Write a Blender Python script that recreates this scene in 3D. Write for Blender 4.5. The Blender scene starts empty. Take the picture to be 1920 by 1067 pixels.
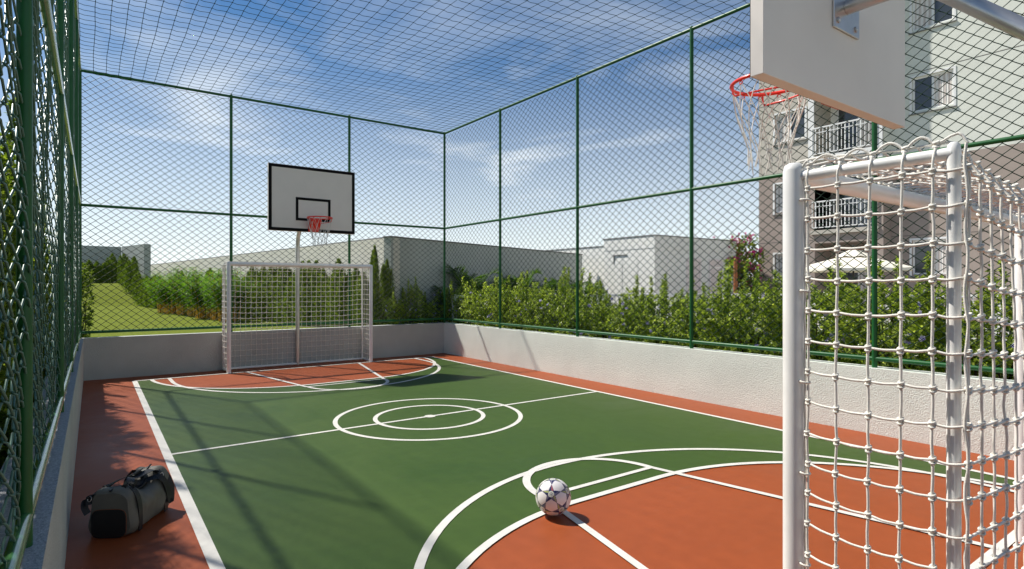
import bpy, bmesh, math, random
import numpy as np
from mathutils import Vector, Matrix, noise as mnoise
R = math.radians
PI = math.pi
rng = np.random.default_rng(7)
random.seed(7)
scene = bpy.context.scene
COL = scene.collection

# ------------------------------------------------------------------ camera
cam = bpy.data.cameras.new('camera')
cam.sensor_width = 36.0
cam.lens = 1098.9 / 1920 * 36.0
cam.shift_y = 1.6 / 1920
cam.clip_start = 0.05
cam.clip_end = 1500
camo = bpy.data.objects.new('camera', cam)
COL.objects.link(camo)
camo.location = (0, 0, 1.65)
camo.rotation_euler = (R(90), 0, -R(36.057))
scene.camera = camo

# ------------------------------------------------------------------ light
SUN = Vector((-0.355, 0.70, 1.0)).normalized()       # direction towards the sun
sl = bpy.data.lights.new('sun', 'SUN')
sl.energy = 5.0
sl.angle = R(1.35)
sl.color = (1.0, 0.945, 0.86)
so = bpy.data.objects.new('sun', sl)
COL.objects.link(so)
so.rotation_euler = SUN.to_track_quat('Z', 'Y').to_euler()
so.location = (-10, 20, 30)
elev = math.asin(SUN.z)
azim = math.atan2(SUN.x, SUN.y)

w = bpy.data.worlds.new('World')
scene.world = w
w.use_nodes = True
nt = w.node_tree
nt.nodes.clear()
N = nt.nodes.new
L = nt.links.new
out = N('ShaderNodeOutputWorld')
bg = N('ShaderNodeBackground')
sky = N('ShaderNodeTexSky')
sky.sky_type = 'NISHITA'
sky.sun_disc = False
sky.sun_elevation = elev
sky.sun_rotation = azim
sky.air_density = 1.0
sky.dust_density = 0.4
sky.ozone_density = 2.2
tc = N('ShaderNodeTexCoord')
sep = N('ShaderNodeSeparateXYZ')
L(tc.outputs['Generated'], sep.inputs[0])
zz = N('ShaderNodeMath'); zz.operation = 'MAXIMUM'; zz.inputs[1].default_value = 0.0
L(sep.outputs[2], zz.inputs[0])
za = N('ShaderNodeMath'); za.operation = 'ADD'; za.inputs[1].default_value = 0.12
L(zz.outputs[0], za.inputs[0])
dx = N('ShaderNodeMath'); dx.operation = 'DIVIDE'
dy = N('ShaderNodeMath'); dy.operation = 'DIVIDE'
L(sep.outputs[0], dx.inputs[0]); L(za.outputs[0], dx.inputs[1])
L(sep.outputs[1], dy.inputs[0]); L(za.outputs[0], dy.inputs[1])
cmb = N('ShaderNodeCombineXYZ')
L(dx.outputs[0], cmb.inputs[0]); L(dy.outputs[0], cmb.inputs[1])
mp = N('ShaderNodeMapping')
mp.inputs['Rotation'].default_value = (0, 0, R(28))
mp.inputs['Scale'].default_value = (0.6, 1.1, 1)
mp.inputs['Location'].default_value = (0.35, 0.9, 0)
L(cmb.outputs[0], mp.inputs[0])
nz = N('ShaderNodeTexNoise')
nz.inputs['Scale'].default_value = 1.15
nz.inputs['Detail'].default_value = 9
nz.inputs['Roughness'].default_value = 0.58
nz.inputs['Distortion'].default_value = 0.5
L(mp.outputs[0], nz.inputs['Vector'])
rmp = N('ShaderNodeValToRGB')
rmp.color_ramp.elements[0].position = 0.47
rmp.color_ramp.elements[0].color = (0, 0, 0, 1)
rmp.color_ramp.elements[1].position = 0.86
rmp.color_ramp.elements[1].color = (0.62, 0.62, 0.62, 1)
L(nz.outputs['Fac'], rmp.inputs[0])
# thicker pale cloud towards the horizon
hz = N('ShaderNodeMapRange')
hz.inputs['From Min'].default_value = 0.0
hz.inputs['From Max'].default_value = 0.40
hz.inputs['To Min'].default_value = 0.97
hz.inputs['To Max'].default_value = 0.0
L(zz.outputs[0], hz.inputs['Value'])
hp = N('ShaderNodeMath'); hp.operation = 'POWER'; hp.inputs[1].default_value = 1.55
L(hz.outputs[0], hp.inputs[0])
mx = N('ShaderNodeMath'); mx.operation = 'MAXIMUM'
L(rmp.outputs['Color'], mx.inputs[0]); L(hp.outputs[0], mx.inputs[1])
# soft broad cirrus lower down
mp2 = N('ShaderNodeMapping')
mp2.inputs['Rotation'].default_value = (0.25, 0.1, 0.2)
mp2.inputs['Scale'].default_value = (1.5, 1.5, 5.5)
mp2.inputs['Location'].default_value = (2.3, 0.4, 1.1)
L(tc.outputs['Generated'], mp2.inputs[0])
nz2 = N('ShaderNodeTexNoise')
nz2.inputs['Scale'].default_value = 1.7
nz2.inputs['Detail'].default_value = 8
nz2.inputs['Roughness'].default_value = 0.55
nz2.inputs['Distortion'].default_value = 0.7
L(mp2.outputs[0], nz2.inputs['Vector'])
rm2 = N('ShaderNodeMapRange')
rm2.inputs['From Min'].default_value = 0.46
rm2.inputs['From Max'].default_value = 0.72
rm2.inputs['To Max'].default_value = 0.66
L(nz2.outputs['Fac'], rm2.inputs['Value'])
lowm = N('ShaderNodeMapRange')
lowm.inputs['From Min'].default_value = 0.55
lowm.inputs['From Max'].default_value = 0.20
L(zz.outputs[0], lowm.inputs['Value'])
cl2 = N('ShaderNodeMath'); cl2.operation = 'MULTIPLY'
L(rm2.outputs[0], cl2.inputs[0]); L(lowm.outputs[0], cl2.inputs[1])
mx2 = N('ShaderNodeMath'); mx2.operation = 'MAXIMUM'
L(mx.outputs[0], mx2.inputs[0]); L(cl2.outputs[0], mx2.inputs[1])
mix = N('ShaderNodeMixRGB')
mix.inputs['Color2'].default_value = (10.3, 10.7, 10.6, 1)
L(mx2.outputs[0], mix.inputs['Fac'])
deep = N('ShaderNodeMixRGB')
deep.blend_type = 'MULTIPLY'
deep.inputs['Fac'].default_value = 1.0
deep.inputs['Color2'].default_value = (0.38, 0.62, 0.80, 1)
L(sky.outputs[0], deep.inputs['Color1'])
L(deep.outputs[0], mix.inputs['Color1'])
L(mix.outputs[0], bg.inputs['Color'])
bg.inputs['Strength'].default_value = 0.09
L(bg.outputs[0], out.inputs[0])

scene.view_settings.view_transform = 'Standard'
scene.view_settings.look = 'None'
scene.view_settings.exposure = 0.34
scene.view_settings.gamma = 1.0
scene.view_settings.use_curve_mapping = False
scene.cycles.max_bounces = 7
scene.cycles.transparent_max_bounces = 8


# ------------------------------------------------------------------ materials
def new_mat(name):
    m = bpy.data.materials.new(name)
    m.use_nodes = True
    return m, m.node_tree, m.node_tree.nodes['Principled BSDF']


def mat(name, col, rough=0.5, metal=0.0, spec=0.5, var=0.0, vscale=3.0, bump=0.0, bscale=60.0, detail=4,
        col2=None, coat=0.0):
    m, t, b = new_mat(name)
    b.inputs['Base Color'].default_value = (*col, 1)
    b.inputs['Roughness'].default_value = rough
    b.inputs['Metallic'].default_value = metal
    b.inputs['Specular IOR Level'].default_value = spec
    if coat:
        b.inputs['Coat Weight'].default_value = coat
        b.inputs['Coat Roughness'].default_value = 0.15
    tcn = t.nodes.new('ShaderNodeTexCoord')
    if var or col2:
        n = t.nodes.new('ShaderNodeTexNoise')
        n.inputs['Scale'].default_value = vscale
        n.inputs['Detail'].default_value = detail
        n.inputs['Roughness'].default_value = 0.6
        t.links.new(tcn.outputs['Object'], n.inputs['Vector'])
        r = t.nodes.new('ShaderNodeValToRGB')
        r.color_ramp.elements[0].position = 0.3
        r.color_ramp.elements[1].position = 0.7
        if col2 is None:
            a = tuple(c * (1 - var) for c in col)
            c2 = tuple(min(1, c * (1 + var)) for c in col)
        else:
            a, c2 = col, col2
        r.color_ramp.elements[0].color = (*a, 1)
        r.color_ramp.elements[1].color = (*c2, 1)
        t.links.new(n.outputs['Fac'], r.inputs[0])
        t.links.new(r.outputs[0], b.inputs['Base Color'])
    if bump:
        n2 = t.nodes.new('ShaderNodeTexNoise')
        n2.inputs['Scale'].default_value = bscale
        n2.inputs['Detail'].default_value = 3
        t.links.new(tcn.outputs['Object'], n2.inputs['Vector'])
        bp = t.nodes.new('ShaderNodeBump')
        bp.inputs['Strength'].default_value = bump
        bp.inputs['Distance'].default_value = 0.01
        t.links.new(n2.outputs['Fac'], bp.inputs['Height'])
        t.links.new(bp.outputs[0], b.inputs['Normal'])
    return m


def leaf_mat(name, stops, rough=0.45, trans=0.3, tcol=None, spec=0.4):
    m = bpy.data.materials.new(name)
    m.use_nodes = True
    t = m.node_tree
    t.nodes.clear()
    o = t.nodes.new('ShaderNodeOutputMaterial')
    b = t.nodes.new('ShaderNodeBsdfPrincipled')
    b.inputs['Roughness'].default_value = rough
    b.inputs['Specular IOR Level'].default_value = spec
    g = t.nodes.new('ShaderNodeNewGeometry')
    r = t.nodes.new('ShaderNodeValToRGB')
    cr = r.color_ramp
    cr.elements[0].position = stops[0][0]
    cr.elements[0].color = (*stops[0][1], 1)
    cr.elements[1].position = stops[-1][0]
    cr.elements[1].color = (*stops[-1][1], 1)
    for p, c in stops[1:-1]:
        e = cr.elements.new(p)
        e.color = (*c, 1)
    t.links.new(g.outputs['Random Per Island'], r.inputs[0])
    t.links.new(r.outputs[0], b.inputs['Base Color'])
    tr = t.nodes.new('ShaderNodeBsdfTranslucent')
    mulc = t.nodes.new('ShaderNodeMixRGB')
    mulc.blend_type = 'MULTIPLY'
    mulc.inputs['Fac'].default_value = 1
    mulc.inputs['Color2'].default_value = (1.7, 1.8, 0.75, 1) if tcol is None else (*tcol, 1)
    t.links.new(r.outputs[0], mulc.inputs['Color1'])
    t.links.new(mulc.outputs[0], tr.inputs['Color'])
    ms = t.nodes.new('ShaderNodeMixShader')
    ms.inputs[0].default_value = trans
    t.links.new(b.outputs[0], ms.inputs[1])
    t.links.new(tr.outputs[0], ms.inputs[2])
    t.links.new(ms.outputs[0], o.inputs[0])
    return m


def court_mat(name, col, col2):
    m, t, b = new_mat(name)
    tcn = t.nodes.new('ShaderNodeTexCoord')
    n = t.nodes.new('ShaderNodeTexNoise')
    n.inputs['Scale'].default_value = 0.8
    n.inputs['Detail'].default_value = 6
    n.inputs['Roughness'].default_value = 0.65
    n.inputs['Distortion'].default_value = 0.6
    t.links.new(tcn.outputs['Object'], n.inputs['Vector'])
    r = t.nodes.new('ShaderNodeValToRGB')
    r.color_ramp.elements[0].position = 0.3
    r.color_ramp.elements[1].position = 0.72
    r.color_ramp.elements[0].color = (*col, 1)
    r.color_ramp.elements[1].color = (*col2, 1)
    t.links.new(n.outputs['Fac'], r.inputs[0])
    n3 = t.nodes.new('ShaderNodeTexNoise')
    n3.inputs['Scale'].default_value = 9
    n3.inputs['Detail'].default_value = 5
    t.links.new(tcn.outputs['Object'], n3.inputs['Vector'])
    mm = t.nodes.new('ShaderNodeMixRGB')
    mm.blend_type = 'OVERLAY'
    mm.inputs['Fac'].default_value = 0.12
    t.links.new(r.outputs[0], mm.inputs['Color1'])
    t.links.new(n3.outputs['Fac'], mm.inputs['Color2'])
    mps = t.nodes.new('ShaderNodeMapping')
    mps.inputs['Scale'].default_value = (1.2, 9, 1)
    mps.inputs['Rotation'].default_value = (0, 0, 0.9)
    t.links.new(tcn.outputs['Object'], mps.inputs[0])
    ns = t.nodes.new('ShaderNodeTexNoise')
    ns.inputs['Scale'].default_value = 2.2
    ns.inputs['Detail'].default_value = 8
    ns.inputs['Roughness'].default_value = 0.7
    t.links.new(mps.outputs[0], ns.inputs['Vector'])
    rs = t.nodes.new('ShaderNodeValToRGB')
    rs.color_ramp.elements[0].position = 0.60
    rs.color_ramp.elements[0].color = (0, 0, 0, 1)
    rs.color_ramp.elements[1].position = 0.80
    rs.color_ramp.elements[1].color = (0.14, 0.14, 0.14, 1)
    t.links.new(ns.outputs['Fac'], rs.inputs[0])
    msc = t.nodes.new('ShaderNodeMixRGB')
    msc.inputs['Color2'].default_value = (0.22, 0.20, 0.16, 1)
    t.links.new(rs.outputs[0], msc.inputs['Fac'])
    t.links.new(mm.outputs[0], msc.inputs['Color1'])
    t.links.new(msc.outputs[0], b.inputs['Base Color'])
    mr = t.nodes.new('ShaderNodeMapRange')
    mr.inputs['From Min'].default_value = 0.3
    mr.inputs['From Max'].default_value = 0.7
    mr.inputs['To Min'].default_value = 0.42
    mr.inputs['To Max'].default_value = 0.6
    t.links.new(n.outputs['Fac'], mr.inputs['Value'])
    t.links.new(mr.outputs[0], b.inputs['Roughness'])
    n2 = t.nodes.new('ShaderNodeTexNoise')
    n2.inputs['Scale'].default_value = 140
    t.links.new(tcn.outputs['Object'], n2.inputs['Vector'])
    n4 = t.nodes.new('ShaderNodeTexNoise')
    n4.inputs['Scale'].default_value = 5
    t.links.new(tcn.outputs['Object'], n4.inputs['Vector'])
    ad = t.nodes.new('ShaderNodeMath')
    ad.operation = 'MULTIPLY_ADD'
    ad.inputs[1].default_value = 3.0
    t.links.new(n4.outputs['Fac'], ad.inputs[0])
    t.links.new(n2.outputs['Fac'], ad.inputs[2])
    bp = t.nodes.new('ShaderNodeBump')
    bp.inputs['Strength'].default_value = 0.12
    bp.inputs['Distance'].default_value = 0.004
    t.links.new(ad.outputs[0], bp.inputs['Height'])
    t.links.new(bp.outputs[0], b.inputs['Normal'])
    b.inputs['Specular IOR Level'].default_value = 0.24
    return m


def stucco_mat(name, col, strength=0.5, scale=55, var=0.06):
    m, t, b = new_mat(name)
    tcn = t.nodes.new('ShaderNodeTexCoord')
    n = t.nodes.new('ShaderNodeTexNoise')
    n.inputs['Scale'].default_value = 1.3
    n.inputs['Detail'].default_value = 7
    n.inputs['Roughness'].default_value = 0.65
    t.links.new(tcn.outputs['Object'], n.inputs['Vector'])
    r = t.nodes.new('ShaderNodeValToRGB')
    r.color_ramp.elements[0].position = 0.3
    r.color_ramp.elements[1].position = 0.7
    r.color_ramp.elements[0].color = (*[c * (1 - var) for c in col], 1)
    r.color_ramp.elements[1].color = (*[min(1, c * (1 + var)) for c in col], 1)
    t.links.new(n.outputs['Fac'], r.inputs[0])
    t.links.new(r.outputs[0], b.inputs['Base Color'])
    b.inputs['Roughness'].default_value = 0.9
    b.inputs['Specular IOR Level'].default_value = 0.2
    v = t.nodes.new('ShaderNodeTexNoise')
    v.inputs['Scale'].default_value = scale
    v.inputs['Detail'].default_value = 2.5
    v.inputs['Roughness'].default_value = 0.55
    t.links.new(tcn.outputs['Object'], v.inputs['Vector'])
    rr = t.nodes.new('ShaderNodeValToRGB')
    rr.color_ramp.elements[0].position = 0.42
    rr.color_ramp.elements[1].position = 0.6
    t.links.new(v.outputs['Fac'], rr.inputs[0])
    bp = t.nodes.new('ShaderNodeBump')
    bp.inputs['Strength'].default_value = strength
    bp.inputs['Distance'].default_value = 0.008
    t.links.new(rr.outputs[0], bp.inputs['Height'])
    t.links.new(bp.outputs[0], b.inputs['Normal'])
    return m


M = {}
M['red'] = court_mat('red_court_paint', (0.295, 0.066, 0.018), (0.325, 0.074, 0.021))
M['green'] = court_mat('green_court_paint', (0.039, 0.080, 0.010), (0.050, 0.094, 0.014))
M['line'] = mat('white_line_paint', (0.70, 0.68, 0.63), 0.5, var=0.07, vscale=6, bump=0.08, bscale=140)
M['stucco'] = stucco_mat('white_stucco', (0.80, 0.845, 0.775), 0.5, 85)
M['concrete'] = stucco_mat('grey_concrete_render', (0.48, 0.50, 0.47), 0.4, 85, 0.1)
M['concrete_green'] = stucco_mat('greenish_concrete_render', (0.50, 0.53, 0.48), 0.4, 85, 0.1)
M['wall_top'] = mat('speckled_wall_top', (0.30, 0.31, 0.33), 0.9, col2=(0.60, 0.61, 0.63), vscale=95, bump=0.5, bscale=110, detail=2)
M['green_metal'] = mat('green_painted_steel', (0.009, 0.105, 0.024), 0.42, spec=0.4, var=0.12, vscale=5)
M['green_gloss'] = mat('glossy_green_painted_steel', (0.06, 0.22, 0.07), 0.25, spec=0.8, coat=0.8)  # left rails: same green paint, sun glare put into a paler, glossier colour
M['wire'] = mat('green_coated_wire', (0.085, 0.19, 0.15), 0.36, spec=0.5)  # left fence: same wire, light from the court put into a paler colour
M['cord_green'] = mat('green_net_cord', (0.006, 0.038, 0.016), 0.8, spec=.2)
M['wire_dark'] = mat('dark_green_wire', (0.007, 0.032, 0.015), 0.55, spec=0.25)  # far and right fences: same wire, darkness against the sky put into the colour
M['white_metal'] = mat('white_painted_steel', (0.90, 0.89, 0.86), 0.3, spec=0.5, var=0.04, vscale=4, coat=0.2)
M['rope'] = mat('white_rope', (0.82, 0.79, 0.72), 0.75, var=0.08, vscale=25, bump=0.3, bscale=400)
M['board'] = mat('white_backboard_paint', (0.84, 0.77, 0.70), 0.5, var=0.03, vscale=2)
M['black'] = mat('black_board_paint', (0.006, 0.005, 0.005), 0.7, spec=0.2)
M['galv'] = mat('galvanised_steel', (0.62, 0.60, 0.58), 0.3, metal=0.75, var=0.08, vscale=8)
M['redmetal'] = mat('red_painted_steel', (0.90, 0.032, 0.010), 0.35, coat=0.3)
M['cotton'] = mat('white_cotton_cord', (0.80, 0.78, 0.72), 0.8)
M['lawn'] = mat('lawn_grass', (0.075, 0.108, 0.010), 0.95, spec=.08, col2=(0.20, 0.235, 0.022), vscale=14, bump=1.0, bscale=90, detail=10)
M['soil'] = mat('garden_soil', (0.05, 0.04, 0.025), 0.95, var=0.3, vscale=6, bump=0.6, bscale=30)
M['paving'] = mat('terrace_paving', (0.42, 0.40, 0.36), 0.8, var=0.08, vscale=2)
M['asphalt'] = mat('far_ground', (0.16, 0.17, 0.10), 0.95, var=0.2, vscale=0.2)
M['greywall'] = stucco_mat('pale_grey_render', (0.47, 0.49, 0.46), 0.2, 20)  # shade on the garden wall put into this darker grey
M['creamwall'] = stucco_mat('cream_render', (0.74, 0.71, 0.63), 0.2, 20)  # same garden wall where the sun hits, sunlight put into the paler colour
M['coping'] = mat('wall_coping', (0.20, 0.20, 0.19), 0.8)
M['offwhite'] = stucco_mat('off_white_render', (0.88, 0.87, 0.82), 0.15, 20)
M['taupe'] = stucco_mat('taupe_render', (0.36, 0.30, 0.262), 0.15, 30)
M['beige'] = stucco_mat('beige_render', (0.52, 0.485, 0.42), 0.15, 30)
M['pale'] = stucco_mat('pale_green_render', (0.70, 0.715, 0.64), 0.12, 30)
M['white'] = mat('white_frame_paint', (0.80, 0.80, 0.78), 0.45)
M['joint'] = mat('render_joint', (0.12, 0.11, 0.10), 0.9)
M['glass'] = mat('dark_window_glass', (0.045, 0.052, 0.06), 0.08, spec=0.8)
M['louvre'] = mat('pinkish_white_louvre', (0.90, 0.82, 0.80), 0.5)


def curtain_mat():
    m, t, b = new_mat('window_curtain')
    b.inputs['Roughness'].default_value = 0.9
    tcn = t.nodes.new('ShaderNodeTexCoord')
    wv = t.nodes.new('ShaderNodeTexWave')
    wv.bands_direction = 'Y'
    wv.inputs['Scale'].default_value = 2.2
    wv.inputs['Distortion'].default_value = 1.5
    t.links.new(tcn.outputs['Object'], wv.inputs['Vector'])
    r = t.nodes.new('ShaderNodeValToRGB')
    r.color_ramp.elements[0].color = (0.55, 0.49, 0.45, 1)
    r.color_ramp.elements[1].color = (0.80, 0.78, 0.74, 1)
    t.links.new(wv.outputs['Fac'], r.inputs[0])
    t.links.new(r.outputs[0], b.inputs['Base Color'])
    return m


M['curtain'] = curtain_mat()
M['canvas'] = mat('cream_canvas', (0.80, 0.76, 0.64), 0.8)
M['dark'] = mat('dark_metal', (0.02, 0.018, 0.016), 0.5)
M['wood'] = mat('rusty_timber', (0.30, 0.10, 0.03), 0.7, var=0.25, vscale=12)
M['bark'] = mat('brown_bark', (0.085, 0.055, 0.03), 0.9, var=0.3, vscale=12)
M['bamboo_stem'] = mat('golden_bamboo_cane', (0.80, 0.42, 0.04), 0.45, var=0.3, vscale=6)
M['leaf_hedge'] = leaf_mat('hedge_leaf', [(0, (0.07, 0.11, 0.022)), (0.35, (0.22, 0.29, 0.045)), (0.75, (0.46, 0.54, 0.10)), (1.0, (0.70, 0.74, 0.28))], 0.33, 0.5, spec=0.6)
M['leaf_tree'] = leaf_mat('tree_leaf', [(0, (0.06, 0.10, 0.016)), (0.6, (0.15, 0.21, 0.03)), (1, (0.30, 0.36, 0.07))], 0.5, 0.45, spec=.3)
M['leaf_conifer'] = leaf_mat('conifer_leaf', [(0, (0.05, 0.09, 0.018)), (0.6, (0.15, 0.22, 0.035)), (1, (0.30, 0.38, 0.06))], 0.7, 0.3, spec=.2)
M['leaf_bamboo'] = leaf_mat('bamboo_leaf', [(0, (0.045, 0.12, 0.012)), (0.6, (0.12, 0.25, 0.02)), (1, (0.24, 0.40, 0.045))], 0.5, 0.4, spec=.3)
M['leaf_palm'] = leaf_mat('palm_leaf', [(0, (0.02, 0.05, 0.010)), (0.6, (0.06, 0.13, 0.014)), (1, (0.15, 0.25, 0.03))], 0.45, 0.4)
M['petal_violet'] = leaf_mat('violet_petal', [(0, (0.30, 0.22, 0.78)), (0.5, (0.55, 0.48, 0.90)), (1, (0.86, 0.85, 0.95))], 0.6, 0.3, tcol=(1, 1, 1))
M['petal_pink'] = leaf_mat('magenta_bract', [(0, (0.42, 0.015, 0.17)), (1, (0.75, 0.05, 0.30))], 0.6, 0.35, tcol=(1.2, 1, 1))


# ------------------------------------------------------------------ mesh builder
class MB:
    def __init__(self):
        self.v = []
        self.g = []      # (faces array, smooth, material index)
        self.n = 0

    def add(self, v, f, smooth=False, mi=0):
        v = np.asarray(v, dtype=np.float64).reshape(-1, 3)
        f = np.asarray(f, dtype=np.int64)
        self.v.append(v)
        self.g.append((f + self.n, smooth, mi))
        self.n += len(v)

    def box(self, a, b, mi=0):
        x0, y0, z0 = a
        x1, y1, z1 = b
        if x0 > x1: x0, x1 = x1, x0
        if y0 > y1: y0, y1 = y1, y0
        if z0 > z1: z0, z1 = z1, z0
        v = [(x0, y0, z0), (x1, y0, z0), (x1, y1, z0), (x0, y1, z0), (x0, y0, z1), (x1, y0, z1), (x1, y1, z1), (x0, y1, z1)]
        self.add(v, [(3, 2, 1, 0), (4, 5, 6, 7), (0, 1, 5, 4), (1, 2, 6, 5), (2, 3, 7, 6), (3, 0, 4, 7)], False, mi)

    def obox(self, c, ax, ay, az, mi=0):
        """box from centre and three half-axis vectors"""
        c, ax, ay, az = [np.array(q, float) for q in (c, ax, ay, az)]
        v = [c + sx * ax + sy * ay + sz * az for sz in (-1, 1) for sx, sy in ((-1, -1), (1, -1), (1, 1), (-1, 1))]
        self.add(v, [(3, 2, 1, 0), (4, 5, 6, 7), (0, 1, 5, 4), (1, 2, 6, 5), (2, 3, 7, 6), (3, 0, 4, 7)], False, mi)

    def tubes(self, paths, r, sides=6, ref=(0, 0, 1), closed=False, mi=0, caps=False):
        """paths (N,P,3) -> tubes.  r scalar or (P,) or (N,P)"""
        p = np.asarray(paths, float)
        if p.ndim == 2:
            p = p[None]
        n, P, _ = p.shape
        if closed:
            t = np.roll(p, -1, 1) - np.roll(p, 1, 1)
        else:
            t = np.empty_like(p)
            t[:, 1:-1] = p[:, 2:] - p[:, :-2]
            t[:, 0] = p[:, 1] - p[:, 0]
            t[:, -1] = p[:, -1] - p[:, -2]
        t /= np.linalg.norm(t, axis=2, keepdims=True) + 1e-12
        ref = np.array(ref, float)
        ref = ref / np.linalg.norm(ref)
        a = np.cross(t, ref)
        ln = np.linalg.norm(a, axis=2, keepdims=True)
        alt = np.cross(t, np.array((0.31, 0.95, 0.05)))
        a = np.where(ln < 0.05, alt, a)
        a /= np.linalg.norm(a, axis=2, keepdims=True) + 1e-12
        b = np.cross(t, a)
        rr = np.broadcast_to(np.asarray(r, float), (n, P))[..., None, None]
        ang = np.arange(sides) * 2 * PI / sides
        ring = a[:, :, None] * np.cos(ang)[None, None, :, None] + b[:, :, None] * np.sin(ang)[None, None, :, None]
        v = p[:, :, None] + ring * rr
        base = (np.arange(n) * P * sides)[:, None, None]
        PP = P if closed else P - 1
        i = np.arange(PP)[None, :, None]
        i2 = (i + 1) % P
        s = np.arange(sides)[None, None, :]
        s2 = (s + 1) % sides
        f = np.stack([base + i * sides + s, base + i * sides + s2, base + i2 * sides + s2, base + i2 * sides + s], -1)
        self.add(v.reshape(-1, 3), f.reshape(-1, 4), True, mi)
        if caps and not closed:
            for q in range(n):
                o = q * P * sides
                vv = v[q]
                self.add(vv[0], [list(range(sides))[::1]], False, mi)
                self.add(vv[-1], [list(range(sides))[::-1]], False, mi)

    def cyl(self, a, b, r, sides=16, r2=None, mi=0, caps=True):
        a = np.array(a, float)
        b = np.array(b, float)
        ref = (0, 0, 1) if abs((b - a)[2]) < 0.9 * np.linalg.norm(b - a) else (0, 1, 0)
        self.tubes(np.stack([a, b])[None], np.array([r, r if r2 is None else r2]), sides, ref, mi=mi, caps=caps)

    def spheres(self, C, r, mi=0, seg=6, rings=4, sc=(1, 1, 1)):
        C = np.asarray(C, float).reshape(-1, 3)
        th = np.linspace(0, PI, rings + 1)[1:-1]
        ph = np.arange(seg) * 2 * PI / seg
        ring = np.stack([np.outer(np.sin(th), np.cos(ph)), np.outer(np.sin(th), np.sin(ph)), np.outer(np.cos(th), np.ones(seg))], -1).reshape(-1, 3)
        unit = np.vstack([[0, 0, 1], ring, [0, 0, -1]]) * np.array(sc)
        K = len(unit)
        rr = np.broadcast_to(np.asarray(r, float), (len(C),))
        v = (C[:, None] + unit[None] * rr[:, None, None]).reshape(-1, 3)
        q = []
        t3 = []
        nr = rings - 1
        for i in range(nr - 1):
            for j in range(seg):
                q.append((1 + i * seg + j, 1 + (i + 1) * seg + j, 1 + (i + 1) * seg + (j + 1) % seg, 1 + i * seg + (j + 1) % seg))
        for j in range(seg):
            t3.append((0, 1 + j, 1 + (j + 1) % seg))
            t3.append((K - 1, 1 + (nr - 1) * seg + (j + 1) % seg, 1 + (nr - 1) * seg + j))
        off = (np.arange(len(C)) * K)[:, None, None]
        n0 = self.n
        self.v.append(v)
        self.g.append(((np.array(q)[None] + off).reshape(-1, 4) + n0, True, mi))
        self.g.append(((np.array(t3)[None] + off).reshape(-1, 3) + n0, True, mi))
        self.n += len(v)

    def leaves(self, P, D, Nn, Ln, Wd, mi=0, mid=0.55, fold=0.12):
        """one folded quad per leaf"""
        P, D, Nn = [np.asarray(q, float) for q in (P, D, Nn)]
        D = D / (np.linalg.norm(D, axis=1, keepdims=True) + 1e-9)
        S = np.cross(D, Nn)
        S /= np.linalg.norm(S, axis=1, keepdims=True) + 1e-9
        Nn = np.cross(S, D)
        Ln = np.broadcast_to(Ln, (len(P),))[:, None]
        Wd = np.broadcast_to(Wd, (len(P),))[:, None]
        m = P + D * Ln * mid
        a = m + S * Wd * 0.5 + Nn * Wd * fold
        b = m - S * Wd * 0.5 + Nn * Wd * fold
        tip = P + D * Ln - Nn * Ln * 0.08
        v = np.stack([P, a, tip, b], 1).reshape(-1, 3)
        f = np.arange(len(P) * 4).reshape(-1, 4)
        self.add(v, f, False, mi)

    def build(self, name, mats, parent=None, bevel=0.0):
        me = bpy.data.meshes.new(name)
        V = np.vstack(self.v)
        me.vertices.add(len(V))
        me.vertices.foreach_set('co', V.astype(np.float32).ravel())
        lv = []
        ls = []
        sm = []
        mi_ = []
        tot = 0
        for f, s, mi in self.g:
            k = f.shape[1]
            lv.append(f.ravel())
            ls.append(tot + np.arange(len(f)) * k)
            tot += f.size
            sm.append(np.full(len(f), s))
            mi_.append(np.full(len(f), mi))
        lv = np.concatenate(lv).astype(np.int32)
        ls = np.concatenate(ls).astype(np.int32)
        me.loops.add(len(lv))
        me.loops.foreach_set('vertex_index', lv)
        me.polygons.add(len(ls))
        me.polygons.foreach_set('loop_start', ls)
        me.polygons.foreach_set('use_smooth', np.concatenate(sm))
        me.polygons.foreach_set('material_index', np.concatenate(mi_).astype(np.int32))
        if not isinstance(mats, (list, tuple)):
            mats = [mats]
        for m in mats:
            me.materials.append(m)
        me.update(calc_edges=True)
        me.validate()
        o = bpy.data.objects.new(name, me)
        COL.objects.link(o)
        if parent is not None:
            o.parent = parent
        if bevel:
            md = o.modifiers.new('bevel', 'BEVEL')
            md.width = bevel
            md.segments = 2
            md.limit_method = 'ANGLE'
        return o


def tag(o, label=None, cat=None, group=None, kind=None):
    if label: o['label'] = label
    if cat: o['category'] = cat
    if group: o['group'] = group
    if kind: o['kind'] = kind
    return o


def thing(name, label, cat, loc=(0, 0, 0), rotz=0, group=None):
    o = bpy.data.objects.new(name, None)
    o.empty_display_size = 0.2
    COL.objects.link(o)
    o.location = loc
    o.rotation_euler = (0, 0, rotz)
    return tag(o, label, cat, group)


ORD = ['first', 'second', 'third', 'fourth', 'fifth', 'sixth', 'seventh', 'eighth', 'ninth', 'tenth', 'eleventh', 'twelfth', 'thirteenth', 'fourteenth',
       'fifteenth', 'sixteenth', 'seventeenth', 'eighteenth', 'nineteenth', 'twentieth']
TENS = {20: 'twenty', 30: 'thirty', 40: 'forty'}


def ordn(k):
    if k < 20: return ORD[k]
    n = k + 1
    t_, u_ = n // 10 * 10, n % 10
    return TENS[t_] + '-' + ORD[u_ - 1] if u_ else {30: 'thirtieth', 40: 'fortieth'}[n]


def copy_tree(o, parent=None):
    c = o.copy()
    COL.objects.link(c)
    if parent is not None:
        c.parent = parent
    for ch in [q for q in bpy.data.objects if q.parent == o]:
        copy_tree(ch, c)
    return c


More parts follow.
